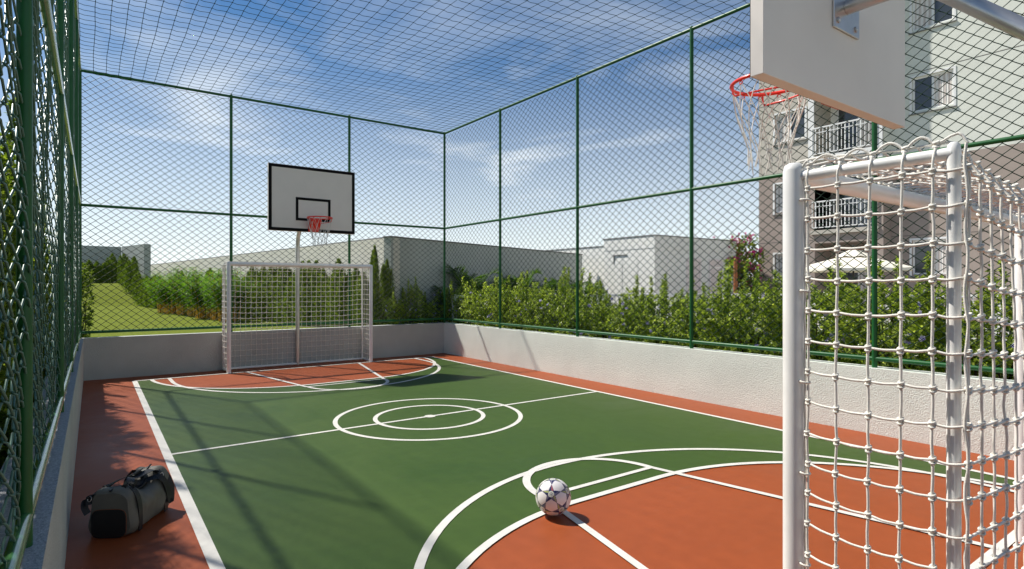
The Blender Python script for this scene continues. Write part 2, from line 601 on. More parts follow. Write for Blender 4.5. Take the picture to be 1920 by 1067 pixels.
def box_obj(name, a, b, m, parent=None, bevel=0.0):
    q = MB()
    q.box(a, b)
    return q.build(name, m, parent, bevel)


# ================================================================== SETTING
def sheet(name, poly, z, m, kind='structure'):
    bm = bmesh.new()
    vs = [bm.verts.new((x, y, z)) for x, y in poly]
    f = bm.faces.new(vs)
    if f.normal.z < 0 or True:
        bm.normal_update()
        if f.normal.z < 0:
            f.normal_flip()
    bmesh.ops.triangulate(bm, faces=bm.faces[:])
    me = bpy.data.meshes.new(name)
    bm.to_mesh(me)
    bm.free()
    me.materials.append(m)
    o = bpy.data.objects.new(name, me)
    COL.objects.link(o)
    return tag(o, kind=kind)


sheet('ground', [(-400, -400), (400, -400), (400, 400), (-400, 400)], -0.06, M['asphalt'])
sheet('court_surface', [(-0.25, -1.5), (7.2, -1.5), (7.2, 12.7), (-0.15, 12.7)], 0.0, M['red'])

YN, YF_ = 1.17, 11.97
XL0, XL1 = 0.60, 0.686      # left side line (near, far)
XR0, XR1 = 6.37, 6.46
XC0, XC1 = 3.50, 3.575


def area_pts(xc, y0, sgn, r=2.15, d=0.49, n=28):
    """penalty area: two quarter circles joined by a straight, from left end to right end"""
    pts = []
    for i in range(n + 1):
        a = PI - i * (PI / 2) / n
        pts.append((xc - d + r * math.cos(a), y0 + sgn * r * math.sin(a)))
    for i in range(n + 1):
        a = PI / 2 - i * (PI / 2) / n
        pts.append((xc + d + r * math.cos(a), y0 + sgn * r * math.sin(a)))
    return pts


near_area = area_pts(XC0, YN, 1)
far_area = area_pts(XC1, YF_, -1)
poly = [(XL0, YN)] + near_area + [(XR0, YN), (XR1, YF_)] + far_area[::-1] + [(XL1, YF_)]
sheet('court_field', poly, 0.004, M['green'])

lines = MB()
zline = [0.0066]


def ribbon(pts, w=0.055, closed=False):
    p = np.array(pts, float)
    if closed:
        t = np.roll(p, -1, 0) - np.roll(p, 1, 0)
    else:
        t = np.gradient(p, axis=0)
    t /= np.linalg.norm(t, axis=1, keepdims=True)
    nrm = np.stack([-t[:, 1], t[:, 0]], 1)
    a = p + nrm * w / 2
    b = p - nrm * w / 2
    z = zline[0]
    zline[0] += 0.0002
    n = len(p)
    v = np.vstack([np.column_stack([a, np.full(n, z)]), np.column_stack([b, np.full(n, z)])])
    f = []
    for i in range(n if closed else n - 1):
        j = (i + 1) % n
        f.append((i, n + i, n + j, j))
    lines.add(v, f)


def seg(a, b, w=0.055):
    ribbon([a, b], w)


def arc(c, r, a0, a1, n=48, w=0.055):
    ribbon([(c[0] + r * math.cos(a0 + (a1 - a0) * i / n), c[1] + r * math.sin(a0 + (a1 - a0) * i / n)) for i in range(n + 1)], w)


seg((XL0, YN - .03), (XL1, YF_ + .03), 0.075)
seg((XR0, YN - .03), (XR1, YF_ + .03), 0.06)
seg((XL0, YN), (XR0, YN), 0.06)
seg((XL1, YF_), (XR1, YF_), 0.06)
YM = 6.56
seg((0.645, YM), (6.42, YM), 0.05)
cc = (3.50, YM)
ribbon([(cc[0] + 1.14 * math.cos(i * 2 * PI / 96), cc[1] + 1.14 * math.sin(i * 2 * PI / 96)) for i in range(96)], 0.055, True)
ribbon([(cc[0] + 0.67 * math.cos(i * 2 * PI / 72), cc[1] + 0.67 * math.sin(i * 2 * PI / 72)) for i in range(72)], 0.055, True)
ribbon([(cc[0] + 0.035 * math.cos(i * 2 * PI / 20), cc[1] + 0.035 * math.sin(i * 2 * PI / 20)) for i in range(20)], 0.07, True)
ribbon(near_area, 0.06)
ribbon(far_area, 0.06)
# three point arcs
ry = 2.43
pts = [(3.56 - ry, YN)] + [(3.56 + ry * math.cos(PI - PI * i / 60), 1.68 + ry * math.sin(PI - PI * i / 60)) for i in range(61)] + [(3.56 + ry, YN)]
ribbon(pts, 0.06)
pts = [(3.60 - 2.40, YF_)] + [(3.60 + 2.40 * math.cos(PI + PI * i / 60), 11.46 + 2.42 * math.sin(PI + PI * i / 60)) for i in range(61)] + [(3.60 + 2.40, YF_)]
ribbon(pts, 0.06)
# key + free throw circle
xk = 3.50
seg((xk - 1.13, YN), (xk - 0.62, 3.54))
seg((xk + 1.11, YN), (xk + 0.63, 3.54))
seg((xk - 0.62, 3.54), (xk + 0.63, 3.54), 0.05)
arc((xk, 3.54), 0.625, PI, 0, 40, 0.065)
xk = 3.575
seg((xk - 1.11, YF_), (xk - 0.68, 9.62))
seg((xk + 1.11, YF_), (xk + 0.66, 9.62))
seg((xk - 0.66, 9.62), (xk + 0.66, 9.62), 0.05)
arc((xk, 9.62), 0.66, PI, 2 * PI, 40, 0.06)
tag(lines.build('court_lines', M['line']), kind='structure')


# low walls ---------------------------------------------------------
def prism(mb, quad, z0, z1, mi_side=0, mi_top=0):
    q = [tuple(p) for p in quad]
    v = [(x, y, z0) for x, y in q] + [(x, y, z1) for x, y in q]
    n = len(q)
    mb.add(v, [(i, (i + 1) % n, n + (i + 1) % n, n + i) for i in range(n)], False, mi_side)
    mb.add(v[n:], [tuple(range(n))], False, mi_top)


ZW = 0.73
XLI = lambda y: -0.025 - 0.0088 * (12.55 - y)         # inner face of left wall
XLF = lambda y: -0.078 - 0.0096 * (12.6 - y)          # left fence plane
mb = MB()
prism(mb, [(XLI(-1.5) - .24, -1.5), (XLI(-1.5), -1.5), (XLI(12.548), 12.548), (XLI(12.548) - .24, 12.548)], -.05, ZW, 0, 1)
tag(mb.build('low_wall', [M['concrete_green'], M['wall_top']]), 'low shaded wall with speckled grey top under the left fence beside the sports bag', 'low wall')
mb = MB()
prism(mb, [(-0.27, 12.55), (7.30, 12.55), (7.30, 12.77), (-0.27, 12.77)], -.05, ZW, 0, 0)
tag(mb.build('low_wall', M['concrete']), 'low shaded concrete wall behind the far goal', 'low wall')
mb = MB()
prism(mb, [(7.075, -1.5), (7.30, -1.5), (7.30, 12.548), (7.075, 12.548)], -.05, ZW, 0, 0)
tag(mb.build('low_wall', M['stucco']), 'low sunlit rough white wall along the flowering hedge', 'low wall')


# ================================================================== FENCES
def chain_wires(mb, map3, U, z0, z1, wr, sides=4, detail=1, bulge=None):
    """chain link: map3(u, w, z) arrays -> xyz"""
    pu, hv = 0.075, 0.059
    K = int((z1 - z0) / hv)
    J = int(round(U / pu))
    pu = U / J
    k = np.arange(K + 1)
    paths = []
    for j in range(J):
        ext = np.where((k + j) % 2 == 1, 1, 0)                        # 1 = right extreme
        u0 = j * pu + ext * pu + np.where(ext == 1, 0.0035, -0.0035)
        zz_ = z0 + k * hv
        if detail == 1:
            fr = np.array([0.0, 0.10, 0.90])
        else:
            fr = np.array([0.0, 0.10, 0.5, 0.90])
        uu = []
        ww = []
        zz2 = []
        for i in range(K):
            s = 1 if ext[i] == 0 else -1
            du = u0[i + 1] - u0[i]
            for f_ in fr:
                uu.append(u0[i] + du * (f_ if detail == 1 else f_ ** 1))
                env = 0.0 if f_ == 0 else (0.0045 if detail == 1 else 0.0062)
                ww.append(s * env)
                zz2.append(zz_[i] + hv * f_)
        uu.append(u0[K]); ww.append(0); zz2.append(zz_[K])
        paths.append(np.stack([uu, ww, zz2], 1))
    P = np.array(paths)
    u, w_, z = P[..., 0], P[..., 1], P[..., 2]
    if bulge is not None:
        w_ = w_ + bulge(u, z)
    X, Y, Z = map3(u, w_, z)
    Q = np.stack([X, Y, Z], -1)
    n0 = Q[0, 0] * 0
    return Q


ZB, ZM, ZT = 0.83, 3.05, 5.385
PR_, RR_ = 0.030, 0.025
GF = 'green fence panels around the court'


def fence(label, origin, direction, U, posts, bulge=None, detail=1, wr=0.0043, inward=(0, -1), shift=0.0, m_wire='wire_dark', pr=0.028, m_rail='green_metal'):
    """origin/direction in plan; parts are posts, rails and the mesh"""
    o2 = np.array(origin, float)
    d2 = np.array(direction, float)
    n2 = np.array(inward, float)
    t = thing('fence', label, 'fence', (o2[0], o2[1], ZW))

    def m3(u, w_, z):
        return d2[0] * u + n2[0] * (w_ + shift), d2[1] * u + n2[1] * (w_ + shift), z - ZW

    mb = MB()
    Q = chain_wires(mb, m3, U, ZB + 0.01, ZT - 0.02, wr, detail=detail, bulge=bulge)
    mb.tubes(Q, wr, 4 if detail == 1 else 6, ref=(n2[0], n2[1], 0))
    mb.build('chain_link', M[m_wire], t)
    for u in posts:
        mb = MB()
        c = d2 * u
        mb.cyl((c[0], c[1], 0.0), (c[0], c[1], ZT - ZW + 0.02), pr, 14)
        mb.spheres([(c[0], c[1], ZT - ZW + 0.02)], pr, seg=14, rings=6)
        mb.build('post', M['green_metal'], t)
    for z, nm in ((ZB, 'rail'), (ZM, 'rail'), (ZT, 'rail')):
        mb = MB()
        off = 0.0
        p0 = d2 * 0 + n2 * off
        p1 = d2 * U + n2 * off
        mb.cyl((p0[0], p0[1], z - ZW), (p1[0], p1[1], z - ZW), RR_, 12)
        mb.build(nm, M[m_rail], t)
    return t


YFF = 12.64
XRF = 7.148
fence('tall green chain link fence behind the far goal and hoop', (-0.078, YFF), (1, 0), 7.225, [0, 2.41, 4.815, 7.225], inward=(0, -1))
fence('tall green chain link fence in front of the flowering hedge', (XRF, YFF), (0, -1), 13.4, [2.395, 4.822, 7.273, 9.723, 12.17], inward=(-1, 0))


def lbulge(u, z):
    ph = (z - ZB) / (ZM - ZB)
    return 0.016 * np.sin(u * 2.6 + 1.0) * np.sin(ph * PI * 1.0) + 0.010 * np.sin(u * 6.1 + z * 2.3) + 0.006 * np.sin(u * 13 - z * 5.1)


dl = np.array([XLF(-.6) - XLF(12.6), -13.2])
Ul = float(np.linalg.norm(dl))
dl = dl / Ul
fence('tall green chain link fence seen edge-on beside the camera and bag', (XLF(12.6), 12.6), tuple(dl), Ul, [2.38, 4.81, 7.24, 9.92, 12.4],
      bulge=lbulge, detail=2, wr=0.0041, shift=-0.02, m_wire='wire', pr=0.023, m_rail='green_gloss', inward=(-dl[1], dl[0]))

# overhead net ------------------------------------------------------
t = thing('overhead_net', 'green knotted net stretched flat over the whole court', 'net', (0, 0, ZT))
mb = MB()
px = 0.177
nx = int(7.2 / px)
ny = int(13.2 / px)
xs = np.linspace(-0.07, 7.14, nx + 1)
ys = np.linspace(12.62, -0.6, ny + 1)


def netz(x, y):
    return -0.018 - 0.05 * np.sin(np.clip((x + .07) / 7.2, 0, 1) * PI) * (0.7 + 0.3 * np.sin(y * 2.6)) - 0.004 * np.sin(x * 9 + y * 4)


GX, GY = np.meshgrid(xs, ys, indexing='ij')
GX = GX + 0.005 * np.sin(GY * 3.1 + GX * 2) + rng.normal(0, 0.002, GX.shape)
GY = GY + 0.006 * np.sin(GX * 2.7 + 1) + rng.normal(0, 0.002, GX.shape)
GZ = netz(GX, GY)
K = np.stack([GX, GY, GZ], -1)
# along y
mb.tubes(K, 0.0038, 4, ref=(1, 0, 0))
# along x with a slack bow between knots
A = K[:-1]
B = K[1:]
parts = [A]
for f_ in (0.33, 0.66):
    mid = A + (B - A) * f_
    mid[..., 2] -= 0.007
    mid[..., 1] += 0.008 * (1 if f_ < .5 else -1)
    parts.append(mid)
st = np.stack(parts, 1).reshape(-1, K.shape[1], 3)
st = np.vstack([st, K[-1:]])
mb.tubes(np.swapaxes(st, 0, 1), 0.0036, 4, ref=(0, 1, 0))
mb.spheres(K.reshape(-1, 3), 0.0075, seg=5, rings=3)
mb.build('netting', M['cord_green'], t)


def catmull(P, k):
    P = np.asarray(P, float)
    Q = np.vstack([2 * P[0] - P[1], P, 2 * P[-1] - P[-2]])
    out_ = []
    for i in range(1, len(Q) - 2):
        p0, p1, p2, p3 = Q[i - 1], Q[i], Q[i + 1], Q[i + 2]
        for t in np.arange(k) / k:
            out_.append(.5 * ((2 * p1) + (-p0 + p2) * t + (2 * p0 - 5 * p1 + 4 * p2 - p3) * t * t + (-p0 + 3 * p1 - 3 * p2 + p3) * t ** 3))
    out_.append(P[-1])
    return np.array(out_)


# ================================================================== GOALS
def make_goal(label, loc):
    g = thing('goal', label, 'football goal', loc, 0, None)
    W2, H, DP = 1.40, 2.055, 0.485
    for s in (-1, 1):
        mb = MB()
        mb.tubes(np.array([[(s * W2, 0, 0), (s * W2, 0, H + .01), (s * W2, 0, H + 0.03), (s * W2, 0, H + .038)]]), np.array([.038, .038, .033, .02]), 24, ref=(0, 1, 0), caps=True)
        mb.build('post', M['white_metal'], g)
        mb = MB()
        mb.tubes(np.array([[(s * W2, -DP, 0), (s * W2, -DP, H - .01), (s * W2, -DP, H + .013), (s * W2, -DP, H + .02)]]), np.array([.0185, .0185, .016, .009]), 18, ref=(0, 1, 0), caps=True)
        mb.build('back_post', M['white_metal'], g)
        mb = MB()
        mb.cyl((s * W2, -0.03, H - .012), (s * W2, -DP, H - .012), .0195, 16)
        mb.build('side_bar', M['white_metal'], g)
        mb = MB()
        mb.cyl((s * W2, -0.03, .024), (s * W2, -DP, .024), .02, 12)
        mb.build('ground_bar', M['white_metal'], g)
    mb = MB()
    mb.cyl((-W2, 0, H - .004), (W2, 0, H - .004), .036, 24)
    mb.build('crossbar', M['white_metal'], g)
    mb = MB()
    mb.cyl((-W2, -DP, .024), (W2, -DP, .024), .02, 12)
    mb.build('ground_bar', M['white_metal'], g)
    # ---- net
    mb = MB()
    RP = 0.0043
    rows = 19
    zr = np.linspace(H - 0.06, 0.05, rows)
    knots = []
    r_ = np.random.default_rng(5)

    def strand(P, r=RP):
        P = np.asarray(P)
        P = catmull(P, 3)
        mb.tubes(P[None], r, 6, ref=(0.37, 0.21, 0.9))

    # back + top grid
    nc = 28
    xc = np.linspace(-W2 + .005, W2 - .005, nc + 1)
    prof = []
    ytop = np.linspace(-0.005, -DP + .0, 6)
    G = np.zeros((nc + 1, len(ytop) + rows, 3))
    for i, x in enumerate(xc):
        sg = math.sin((x + W2) / (2 * W2) * PI)
        sgq = min(1.0, sg * 2.2)
        for j, y in enumerate(ytop):
            f_ = j / (len(ytop) - 1)
            G[i, j] = (x, y, H + .045 * (1 - f_) ** 2 - 0.075 * sgq * f_ ** 1.5 + (0.02 if j > 0 else 0) + r_.normal(0, .003))
        for j, z in enumerate(zr):
            G[i, len(ytop) + j] = (x + r_.normal(0, .002), -DP - .034 - 0.018 * math.sin(j / rows * PI) * sgq, z - 0.055 * sgq * (1 - j / rows) + r_.normal(0, .002))
    for i in range(nc + 1):
        # column strands, smoothed
        q = G[i]
        m_ = (q[1:] + q[:-1]) / 2 + r_.normal(0, .0015, (len(q) - 1, 3))
        P = np.empty((2 * len(q) - 1, 3))
        P[0::2] = q
        P[1::2] = m_
        strand(P, RP * 0.92)
    for j in range(G.shape[1]):
        q = G[:, j]
        m_ = (q[1:] + q[:-1]) / 2
        m_[:, 2] -= 0.006
        if j > 5:
            m_[:, 1] += 0.004
        P = np.empty((2 * len(q) - 1, 3))
        P[0::2] = q
        P[1::2] = m_
        strand(P)
    knots.append(G[1:-1].reshape(-1, 3))
    # sides
    for s in (-1, 1):
        ycol = np.array([-0.058, -0.165, -0.265, -0.358, -0.442])
        xo = s * (W2 + 0.028)
        S = np.zeros((len(ycol), rows + 1, 3))
        for a, y in enumerate(ycol):
            S[a, 0] = (s * (W2 + .004), y, H + .022)
            for j, z in enumerate(zr):
                bow = 0.022 * math.sin(a / 5 * PI)
                slack = -0.013 * math.sin(a / 4.5 * PI) * (0.4 + 0.6 * j / rows)
                S[a, j + 1] = (xo + s * (bow * 0.6 * math.sin(j / rows * PI) - 0.012 * (a == 0)), y + r_.normal(0, .0014), z + slack + r_.normal(0, .0015))
        for a in range(len(ycol)):
            q = S[a]
            m_ = (q[1:] + q[:-1]) / 2 + r_.normal(0, .0012, (len(q) - 1, 3))
            m_[0, 0] += s * .012
            P = np.empty((2 * len(q) - 1, 3)); P[0::2] = q; P[1::2] = m_
            strand(P)
        for j in range(rows):
            q = list(S[:, j + 1])
            # go round the outside of the back post and join the back net corner column
            e = q[-1]
            zc_ = G[0 if s < 0 else nc, 6 + j][2]
            q.append(np.array((s * (W2 + .030), -DP + .008, (e[2] + zc_) / 2 - .006)))
            q.append(np.array((s * (W2 + .022), -DP - .022, zc_ - .003)))
            q.append(np.array((s * (W2 - .001), -DP - .034, zc_)))
            q = np.array(q)
            P = [q[0]]
            for b in range(len(q) - 1):
                if b < 4:
                    P.append((q[b] + q[b + 1]) / 2 + np.array((s * .003, 0, -0.003)))
                P.append(q[b + 1])
            strand(np.array(P))
        # lacing up and over the side bar: arches between the top knots
        q = S[:, 0]
        P = [np.array((s * (W2 + .01), -0.03, H + .012))]
        prev = P[0]
        for b in range(len(q)):
            mid = (prev + q[b]) / 2
            mid[2] += 0.028
            P += [prev * .3 + q[b] * .7 + np.array((0, 0, .020))] if b == 0 else [prev * .75 + q[b] * .25 + np.array((0, 0, .018)), mid, prev * .25 + q[b] * .75 + np.array((0, 0, .020))]
            P.append(q[b])
            prev = q[b]
        P.append(np.array((s * W2, -DP - .01, H + .045)))
        P.append(np.array((s * (W2 - .002), -DP - .034, H + .012)))
        strand(np.array(P))
        # lacing line along post and back corner column
        hang = np.array([(s * (W2 + .018 + .003 * math.sin(k_)), -DP - .036 + .004 * math.sin(k_ * 1.7), H + .01 - k_ * .0525) for k_ in range(39)])
        strand(hang)
        strand(np.array([(s * (W2 + .012), -.046 + .002 * math.sin(k_ * 2.1), H - .0 - k_ * .0525) for k_ in range(39)]), RP * .9)
        # ring ties round the post lacing
        for j in range(0, rows, 3):
            zc_ = zr[j] - .04
            ring = np.array([(s * W2 + s * .012 + .016 * math.cos(a), -.046 + .016 * math.sin(a), zc_ + .002 * math.sin(a)) for a in np.linspace(0, 2 * PI, 13)[:-1]])
            mb.tubes(ring[None], .0042, 5, ref=(0, 0, 1), closed=True)
        # top bar ties: rope coming down over the bar
        knots.append(S.reshape(-1, 3))
        knots.append(np.array([G[0 if s < 0 else nc, 6 + j] + np.array((s * .014, -.004, 0)) for j in range(rows)]))
    Kp = np.vstack(knots)
    mb.spheres(Kp, 0.0080, seg=8, rings=5, sc=(1, 1, .82))
    # small torus-like wrap on every knot
    ang = np.linspace(0, 2 * PI, 9)[:-1]
    for dz, tl in ((.006, .0035), (-.006, -.005)):
        rings = np.stack([Kp[:, None, 0] + .0074 * np.cos(ang), Kp[:, None, 1] + .0074 * np.sin(ang), Kp[:, None, 2] + dz + tl * np.sin(ang + dz * 300)], -1)
        mb.tubes(rings, .0037, 5, ref=(0, 0, 1), closed=True)
    mb.build('net', M['rope'], g)
    return g


GG = 'football goals at the two ends of the court'
goal = make_goal('large white goal cropped at the right edge, seen from behind through its thick rope net', (3.486, 1.12, 0.0))
goal['group'] = GG
g2 = copy_tree(goal)
g2.location = (3.575, 12.0, 0)
g2.rotation_euler = (0, 0, PI)
g2['label'] = 'whole white goal with square mesh net against the far low wall'


# ================================================================== BASKETBALL HOOPS
def make_hoop(label, loc):
    h = thing('basketball_hoop', label, 'basketball hoop', loc)
    # pole with a gooseneck
    pts = []
    for z in (0, .6, 1.2, 1.8, 2.35):
        pts.append((0, 0, z))
    pts += [(0, .008, 2.50), (0, .03, 2.60), (0, .065, 2.68), (0, .12, 2.755), (0, .1956, 2.83), (0, .462, 3.084), (0, .54, 3.15), (0, .62, 3.195), (0, .71, 3.22), (0, .80, 3.225), (0, .965, 3.225)]
    pts = [tuple(q) for q in catmull(np.array(pts), 3)]
    SH = (0, .12, 0)
    mb = MB()
    mb.tubes(np.array(pts)[None], .041, 24, ref=(1, 0, 0), caps=True)
    mb.build('pole', M['galv'], h)
    mb = MB()
    mb.box((-.15, .846, 3.08), (.15, .858, 3.39))
    pl = mb.build('mounting_plate', M['galv'], h, 0.003); pl.location = SH
    for sx in (-1, 1):
        for z in (3.125, 3.345):
            mb = MB()
            mb.spheres([(sx * .105, .843, z)], .012, seg=12, rings=6, sc=(1, .7, 1))
            mb.cyl((sx * .105, .838, z), (sx * .105, .8455, z), .017, 10)
            mb.build('bolt', M['galv'], h).location = SH
    mb = MB()
    mb.box((-.83, .86, 2.68), (.83, .93, 3.93))
    bd = mb.build('backboard', M['board'], h, 0.003); bd.location = SH
    mk = MB()
    yb = .9335

    def frame(x0, x1, z0, z1, w):
        mk.box((x0, .9315, z0), (x1, yb, z0 + w))
        mk.box((x0, .9315, z1 - w), (x1, yb, z1))
        mk.box((x0, .9315, z0 + w), (x0 + w, yb, z1 - w))
        mk.box((x1 - w, .9315, z0 + w), (x1, yb, z1 - w))
    frame(-.828, .828, 2.682, 3.928, .058)
    frame(-.335, .335, 2.89, 3.335, .05)
    mk.build('border_marking', M['black'], bd)
    zr_ = 2.925
    yc = .93 + .16 + .225
    mb = MB()
    ring = np.array([(0.225 * math.cos(a), yc + 0.225 * math.sin(a), zr_) for a in np.linspace(0, 2 * PI, 49)[:-1]])
    mb.tubes(ring[None], .0110, 10, ref=(0, 0, 1), closed=True)
    # support rods under the ring
    for s in (-1, 1):
        mb.tubes(np.array([[(s * .17, yc + .145, zr_ - .004), (s * .17, yc + .145, zr_ - .06), (s * .168, yc + .13, zr_ - .078), (s * .15, yc - .03, zr_ - .082), (s * .06, .985, zr_ - .085), (s * .055, .935, zr_ - .085)]]), .006, 8, ref=(1, 0, 0))
    # bracket
    rim = mb.build('rim', M['redmetal'], h); rim.location = SH
    mb = MB()
    mb.box((-.10, .934, zr_ - .24), (.10, .944, zr_ + .02))
    mb.box((-.10, .9445, zr_ - .004), (.10, yc - .19, zr_ + .004))
    q_ = [(-.10, .9446, zr_ - .22), (.10, .9446, zr_ - .22), (.10, yc - .20, zr_ - .03), (-.10, yc - .20, zr_ - .03)]
    mb.add(q_ + [(x, y + .004, z - .006) for x, y, z in q_], [(0, 1, 2, 3), (7, 6, 5, 4), (0, 4, 5, 1), (1, 5, 6, 2), (2, 6, 7, 3), (3, 7, 4, 0)])
    mb.box((-.10, yc - .205, zr_ - .034), (.10, yc - .199, zr_ - .0045))
    mb.build('rim_bracket', M['redmetal'], rim, 0.001)
    # hooks
    nh = 12
    for i in range(nh):
        mb = MB()
        a0 = 2 * PI * (i + .5) / nh
        hk = []
        for b in np.linspace(-PI, PI, 10):
            rr = .225
            tt = a0 + .055 * math.sin(b)
            hk.append((rr * math.cos(tt), yc + rr * math.sin(tt), zr_ - .012 - .012 * (1 - math.cos(b)) * .8))
        mb.tubes(np.array(hk)[None], .0028, 5, ref=(math.cos(a0), math.sin(a0), 0))
        mb.build('net_hook', M['redmetal'], rim)
    # net
    mb = MB()
    T = np.linspace(0, 1, 15)
    rad = np.interp(T, [0, .3, .55, .8, 1], [.222, .195, .155, .122, .128])
    for i in range(nh):
        a0 = 2 * PI * (i + .5) / nh
        for s in (-1, 1):
            wob = random.uniform(-.05, .05)
            ph = a0 + s * (.02 + T * .95) + wob * np.sin(T * 5)
            zz_ = zr_ - .03 - T * (.50 + random.uniform(-.03, .03))
            P = np.stack([rad * np.cos(ph), yc + rad * np.sin(ph), zz_], -1)
            mb.tubes(P[None], .0032, 5, ref=(0.2, .3, 1))
    kn = []
    for i in range(nh):
        for lev in (.27, .55, .83):
            a0 = 2 * PI * (i + .5) / nh + (PI / nh)
            rr = np.interp(lev, T, rad)
            off = 0 if lev != .55 else PI / nh
            kn.append((rr * math.cos(a0 + off), yc + rr * math.sin(a0 + off), zr_ - .03 - lev * .5))
    mb.spheres(kn, .0055, seg=6, rings=4)
    mb.build('net', M['cotton'], rim)
    return h


HG = 'basketball hoops at the two ends of the court'
hoop = make_hoop('backboard cropped at the top right, seen from behind with its red rim and long net', (3.49, 0.60, 0))
hoop['group'] = HG
h2 = copy_tree(hoop)
h2.location = (3.575, 12.50, 0)
h2.rotation_euler = (0, 0, PI)
h2['label'] = 'white backboard with black border and red rim above the far goal'


# ================================================================== BALL
def make_ball():
    bm = bmesh.new()
    bmesh.ops.create_icosphere(bm, subdivisions=6, radius=1.0)
    phi = (1 + 5 ** .5) / 2
    vs = []
    for a in (-1, 1):
        for b in (-phi, phi):
            vs += [(0, a, b), (a, b, 0), (b, 0, a)]
    vs = [Vector(v).normalized() for v in vs]
    # orient: a star centre towards the camera, slightly up
    pos = Vector((2.71, 3.22, .127))
    view = (Vector((0, 0, 1.65)) - pos).normalized()
    up = Vector((0, 0, 1))
    right = up.cross(view).normalized()
    vup = view.cross(right).normalized()
    tgt = (view + vup * .13 - right * .12).normalized()
    c0 = vs[0]
    nb = sorted(vs, key=lambda q: -q.dot(c0))[1:6]
    # frame
    ax = (nb[0] - c0 * nb[0].dot(c0)).normalized()
    src = Matrix((c0, ax, c0.cross(ax))).transposed()
    tup = (vup - tgt * vup.dot(tgt)).normalized()
    dst = Matrix((tgt, tup, tgt.cross(tup))).transposed()
    rot = dst @ src.transposed()
    vs = [(rot @ v).normalized() for v in vs]
    frames = []
    for c in vs:
        n_ = sorted(vs, key=lambda q: -q.dot(c))[1]
        ax = (n_ - c * n_.dot(c)).normalized()
        frames.append((c, ax, c.cross(ax)))
    tipang = math.acos(sorted([v.dot(vs[0]) for v in vs])[-2]) / 2
    rt = math.tan(tipang) * 1.0
    ri = rt * 0.40

    def star(x, y):
        r = math.hypot(x, y)
        a = math.atan2(y, x) % (2 * PI / 5)
        a = min(a, 2 * PI / 5 - a)
        # edge from tip (rt,0) to inner (ri at 36deg)
        x1, y1 = rt, 0
        x2, y2 = ri * math.cos(PI / 5), ri * math.sin(PI / 5)
        px_, py_ = r * math.cos(a), r * math.sin(a)
        cr = (x2 - x1) * (py_ - y1) - (y2 - y1) * (px_ - x1)
        d = cr / math.hypot(x2 - x1, y2 - y1)
        return d, r, math.atan2(y, x)
    for f in bm.faces:
        n_ = f.calc_center_median().normalized()
        best = max(range(12), key=lambda i: n_.dot(frames[i][0]))
        c, ax, ay = frames[best]
        k = n_.dot(c)
        x, y = n_.dot(ax) / k, n_.dot(ay) / k
        d, r, th = star(x, y)
        f.material_index = 0
        if d > 0.0:
            f.material_index = 1
            if d > 0.018:
                sect = int(((th + PI) / (2 * PI / 10))) % 10
                f.material_index = 1 if sect % 2 else 2
                if sect in (1, 6) and r > .2:
                    f.material_index = 3
                if sect in (4,) and r > .2:
                    f.material_index = 4
            if r < .17:
                f.material_index = 5
                rr_ = abs(r - .085)
                if r < .03 or (rr_ < .02 and math.cos(th * 6) > .2):
                    f.material_index = 1
        elif d > -0.012:
            f.material_index = 2
        f.smooth = True
    for v in bm.verts:
        v.co = v.co * .127
    me = bpy.data.meshes.new('ball')
    bm.to_mesh(me)
    bm.free()
    for m in (mat('ball_white', (.80, .77, .76), .38, coat=.3), mat('ball_navy', (.012, .014, .09), .4, coat=.3), mat('ball_grey', (.16, .15, .22), .4, coat=.3),
              mat('ball_yellow', (.42, .46, .16), .4, coat=.3), mat('ball_rose', (.40, .10, .12), .4, coat=.3), mat('ball_pale', (.68, .70, .60), .4, coat=.3)):
        me.materials.append(m)
    o = bpy.data.objects.new('football', me)
    COL.objects.link(o)
    o.location = (2.71, 3.22, .136)
    return tag(o, 'white football with dark blue star panels lying on the red court', 'football')


make_ball()


